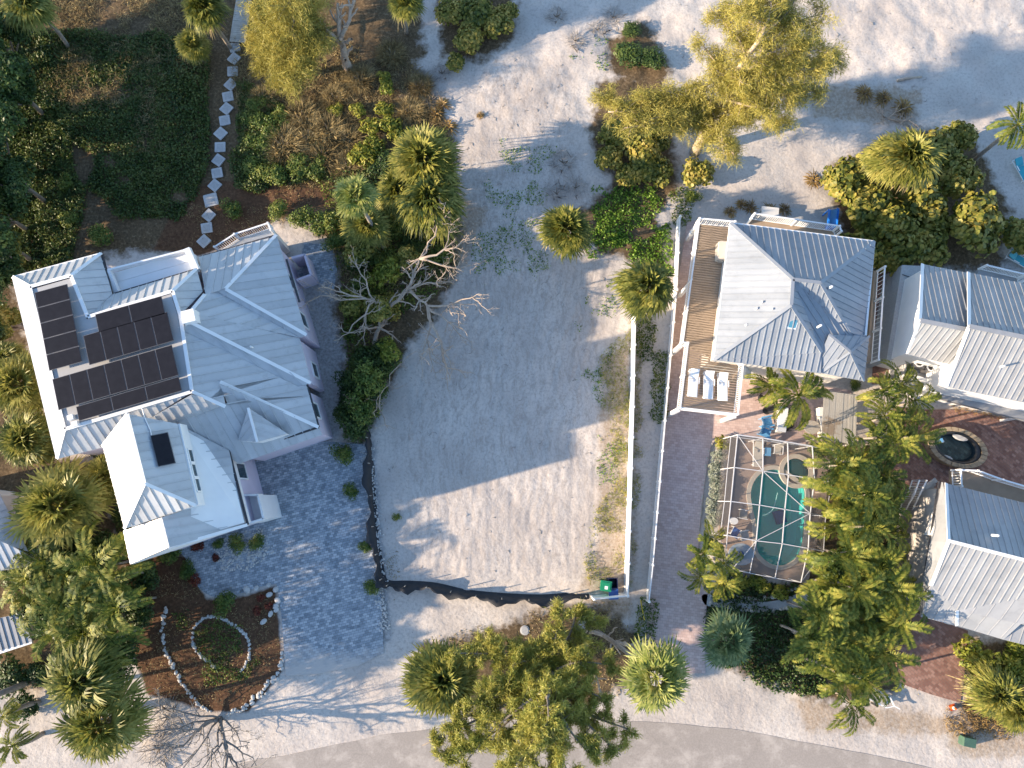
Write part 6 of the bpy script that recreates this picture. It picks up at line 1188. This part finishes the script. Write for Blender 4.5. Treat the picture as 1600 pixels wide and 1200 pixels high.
b0 = P(585, 545); f0, f1, f2, f3, f4 = P(598, 490, 1.9), P(638, 452, 3.0), P(668, 478, 3.1), P(655, 405, 3.8), P(585, 470, 3.2); dead_tree('dead_tree', b0, [(b0, f0, .2), (f0, f1, .17), (f1, f2, .13), (f1, f3, .13), (f0, f4, .13), (f2, P(738, 465, 3.2), .09), (f2, P(698, 575, 2.2), .11), (f2, P(715, 520, 2.6), .08), (f3, P(722, 378, 4.2), .1), (f3, P(690, 340, 4.2), .08), (f3, P(725, 425, 3.6), .08), (f4, P(525, 455, 4.0), .09), (f4, P(545, 520, 3.0), .08), (f4, P(560, 420, 4.0), .07), (b0, P(592, 635, 1.8), .1), (f2, P(672, 560, 2.2), .08), (f1, P(690, 440, 3.4), .08), (f4, P(500, 462, 3.8), .07)], 'sprawling bleached dead tree hanging over the sand lot', 'deadb', 3, 12, spread=1.05)
b0 = P(345, 1122); dead_tree('dead_tree', b0, [(b0, P(350, 1215, 4), .16), (b0, P(300, 1140, 2.5), .1), (b0, P(270, 1170, 3), .1), (b0, P(330, 1190, 3.5), .1), (b0, P(250, 1110, 1.6), .08), (b0, P(390, 1160, 2.4), .06), (b0, P(290, 1195, 3), .08), (b0, P(235, 1150, 2), .08)], 'grey leafless twiggy tree at the foot of the mulch bed', 'twig', 3, 15)
b0 = P(915, 985); dead_tree('dead_tree', b0, [(b0, P(915, 1040, 2), .16), (P(915, 1030, 1.8), P(935, 1070, 2.2), .13), (b0 + Vector((0, 0, .6)), P(985, 1008, 2.2), .15), (P(975, 1004, 2.0), P(1010, 1028, 3), .13)], 'smooth grey forked trunks leaning from the roadside pine', 'dead', 1, 21)
b0 = P(1385, 185); dead_tree('driftwood_snag', b0, [(b0, P(1420, 188, .5), .07), (b0, P(1370, 170, .7), .06), (b0, P(1410, 170, .6), .06), (b0, P(1375, 192, .4), .05)], 'bleached driftwood snag on the beach beside tawny grass', 'dead', 2, 23, 'driftwood')
b0 = P(0, 1090); t0_ = thing('palm_trunk', P(50, 1064), 'bare leaning pale palm trunk at the sandy west edge', 'trunk'); MB().tube([P(52, 1063, .0), P(20, 1076, 1.6), P(-30, 1095, 3.6)], [.22, .2, .17], 10).build('trunk', MT['palmtrunk'], t0_, True)

# --- ground cover (uncountable)
def scatter(name, polys, dens, leaf, hmax, m, label, seed, asp=.5, clump=.8, thr=.45, soft=.6, up=.8, shape='kite'):
    r = rng(seed); CC = []; 
    for poly in polys:
        p = np.array([(q.x, q.y) for q in poly]); lo, hi = p.min(0) - .5, p.max(0) + .5; n = int((hi - lo).prod() * dens); x = r.uniform(lo[0], hi[0], n); y = r.uniform(lo[1], hi[1], n); d = sdist(x, y, poly); nz = fbm(x, y, clump, seed, 3); keep = (nz + np.clip(d / soft, -1, .35) * .35 > thr + r.normal(scale=.04, size=n)) & (d > -soft); x, y, nz = x[keep], y[keep], nz[keep]; i = np.clip(np.searchsorted(gx, x), 0, NX - 1); j = np.clip(np.searchsorted(gy, y), 0, NY - 1); z = GZ[j * NX + i] + r.uniform(.02, 1, len(x)) * hmax * np.clip((nz - thr + .2) * 2.2, .15, 1.2); CC.append(np.stack([x, y, z], -1))
    C = np.concatenate(CC); n = len(C); Nn = norm(r.normal(size=(n, 3)) * .75 + np.array([0, 0, up])); V, F_ = leaf_quads(C, Nn, leaf * r.uniform(.6, 1.3, n), asp, r, shape); return tag(obj(name, fastmesh(name, V, F_, m)), label, 'ground cover', kind='stuff')
def blades(name, polys, dens, l, m, label, seed, thr=.45, clump=.7, w=.02, soft=.6):
    r = rng(seed); CC = []
    for poly in polys:
        p = np.array([(q.x, q.y) for q in poly]); lo, hi = p.min(0) - .3, p.max(0) + .3; n = int((hi - lo).prod() * dens); x = r.uniform(lo[0], hi[0], n); y = r.uniform(lo[1], hi[1], n); d = sdist(x, y, poly); nz = fbm(x, y, clump, seed, 3); keep = (nz + np.clip(d / soft, -1, .3) * .35 > thr + r.normal(scale=.05, size=n)) & (d > -soft * .7); x, y = x[keep], y[keep]; i = np.clip(np.searchsorted(gx, x), 0, NX - 1); j = np.clip(np.searchsorted(gy, y), 0, NY - 1); CC.append(np.stack([x, y, GZ[j * NX + i] + r.uniform(0, .15, len(x))], -1))
    C = np.concatenate(CC); n = len(C); d = norm(r.normal(size=(n, 3)) + np.array([.2, -.1, .75])); s = norm(np.cross(d, r.normal(size=(n, 3)))) * w; L = l * r.uniform(.5, 1.3, (n, 1)); V = np.stack([C - s, C + s, C + d * L - np.array([0, 0, .2]) * L], 1).reshape(-1, 3); return tag(obj(name, fastmesh(name, V, np.arange(n * 3).reshape(n, 3), m)), label, 'grass', kind='stuff')
scatter('dune_creeper', [W((60, 60), (318, 60), (328, 200), (305, 310), (280, 345), (200, 340), (140, 290), (150, 240), (80, 200)), W((370, 130), (420, 150), (470, 200), (510, 250), (480, 285), (420, 295), (372, 290), (374, 200)), W((-60, 60), (70, 60), (110, 230), (130, 300), (110, 420), (-60, 440))], 260, .1, .6, MT['darkleaf2'], 'dark green creeper carpeting the shaded dune either side of the stone path', 401, .6, .35, .38)
blades('dune_grass', [W((60, -60), (310, -60), (330, 120), (300, 250), (100, 230), (50, 100)), W((370, 60), (540, 110), (560, 200), (530, 290), (400, 290), (370, 150)), W((520, 60), (650, 100), (700, 200), (700, 290), (620, 220), (540, 300))], 120, .55, MT['straw'], 'tawny dry grass over the dune slope', 402, .46, .4)
scatter('thicket_undergrowth', [W((500, 280), (560, 240), (700, 250), (720, 360), (690, 450), (600, 500), (545, 540), (530, 440), (520, 360)), W((540, 400), (600, 430), (620, 560), (580, 660), (540, 660))], 80, .12, .7, MT['shrub'], 'mixed green undergrowth below the thicket palms', 403, .45, .5, .47)
blades('thicket_straw', [W((530, 260), (700, 230), (720, 360), (700, 450), (560, 480), (520, 380))], 110, .5, MT['straw'], 'dead palm straw among the thicket palms', 404, .45, .6)
scatter('green_vine', [W((925, 310), (1010, 300), (1030, 350), (1000, 385), (925, 395)), W((965, 385), (1040, 355), (1040, 420), (975, 405))], 170, .09, .3, MT['grass'], 'bright green vine mat beside the round fan palm', 405, .7, .8, .44, 1.4)
scatter('sand_weed', [W((760, 290), (860, 290), (850, 320), (780, 330)), W((740, 380), (840, 330), (850, 420), (740, 440)), W((780, 220), (860, 230), (850, 270), (780, 270)), W((890, 90), (950, 60), (950, 110)), W((910, 600), (960, 540), (945, 640)), W((880, 500), (920, 500), (915, 530)), W((925, 440), (965, 440), (960, 500), (925, 490)), W((940, 690), (970, 690), (965, 760), (940, 740))], 70, .07, .12, MT['grass'], 'patchy green weeds creeping over the sand lot', 406, .6, 1.1, .56, .8)
blades('fence_weeds', [W((925, 800), (978, 740), (975, 900), (900, 925), (915, 880)), W((940, 560), (985, 520), (980, 740), (955, 720)), W((986, 540), (1002, 540), (996, 720), (984, 915))], 170, .26, MT['lime'], 'yellow green weeds along the white fence', 407, .5, .9)
scatter('path_hedge', [W((1000, 500), (1025, 505), (1012, 560), (995, 550)), W((1026, 555), (1038, 550), (1030, 652), (1022, 655)), W((1055, 310), (1075, 300), (1066, 345), (1050, 345)), W((1010, 940), (1018, 940), (1012, 1005), (998, 1000))], 150, .09, .45, MT['shrub'], 'low green hedge strips along the sand path', 408, .55, 1.0, .3)
scatter('bed_cover', [W((1108, 955), (1250, 955), (1290, 1030), (1280, 1085), (1210, 1072), (1120, 1035)), W((1130, 900), (1240, 918), (1240, 935), (1120, 930))], 170, .1, .4, MT['darkleaf'], 'dark ground cover in the bed by the pink driveway', 409, .55, .7, .36)
scatter('garden_cover', [W((305, 985), (330, 968), (375, 990), (386, 1020), (365, 1048), (340, 1035), (308, 1010)), W((280, 960), (310, 950), (320, 975), (290, 985)), W((320, 1045), (400, 1035), (395, 1060), (330, 1065))], 130, .08, .25, MT['shrub'], 'green ground cover inside the stone ring garden', 410, .5, .9, .45)
blades('garden_straw', [W((200, 880), (290, 900), (430, 930), (435, 1040), (380, 1100), (250, 1090), (200, 1000)), W((280, 330), (500, 280), (500, 320), (400, 370), (300, 395))], 45, .22, MT['straw'], 'needle straw strewn over the mulch', 411, .5, .8)
scatter('pine_litter', [W((660, 1000), (760, 985), (860, 955), (960, 955), (1000, 1010), (980, 1080), (800, 1110), (670, 1100)), W((590, 910), (620, 915), (620, 940), (600, 935)), W((930, 940), (990, 940), (985, 960), (920, 960)), W((600, 860), (622, 850), (622, 900), (605, 905))], 70, .06, .06, MT['straw'], 'brown litter of leaves under the roadside pine', 412, .5, .9, .5)
blades('verge_grass', [W((1480, 1105), (1600, 1100), (1640, 1130), (1560, 1150), (1480, 1145)), W((1460, 585), (1500, 640), (1600, 655), (1600, 635), (1480, 612))], 130, .3, MT['ochre'], 'tawny grass on the road verge and under the porch', 413, .46, .8)
scatter('patio_litter', [W((1400, 660), (1600, 670), (1600, 780), (1420, 750)), W((1240, 690), (1420, 700), (1430, 1080), (1280, 1080))], 14, .07, .05, MT['straw'], 'fallen dry leaves on brick and soil', 414, .4, .8, .5)
b_ = MB(); rr_ = random.Random(9)
for k in range(240):
    x, y = rr_.uniform(600, 970), rr_.uniform(90, 920)
    if y < 400: x = rr_.uniform(700, 900)
    if rr_.random() < .3: x, y = rr_.uniform(1050, 1590), rr_.uniform(5, 210)
    q = P(x, y); q.z = GH(q.x, q.y) + .01; a = rr_.uniform(0, 3.14); l = rr_.uniform(.08, .45); b_.tube([q, q + Vector((math.cos(a) * l * .5, math.sin(a) * l * .5, .03)), q + Vector((math.cos(a + .5) * l, math.sin(a + .5) * l, .0))], [.018, .014, .006], 4, False)
tag(b_.build('sand_twigs', MT['twig']), 'small dry twigs strewn over the sand', 'twigs', kind='stuff')
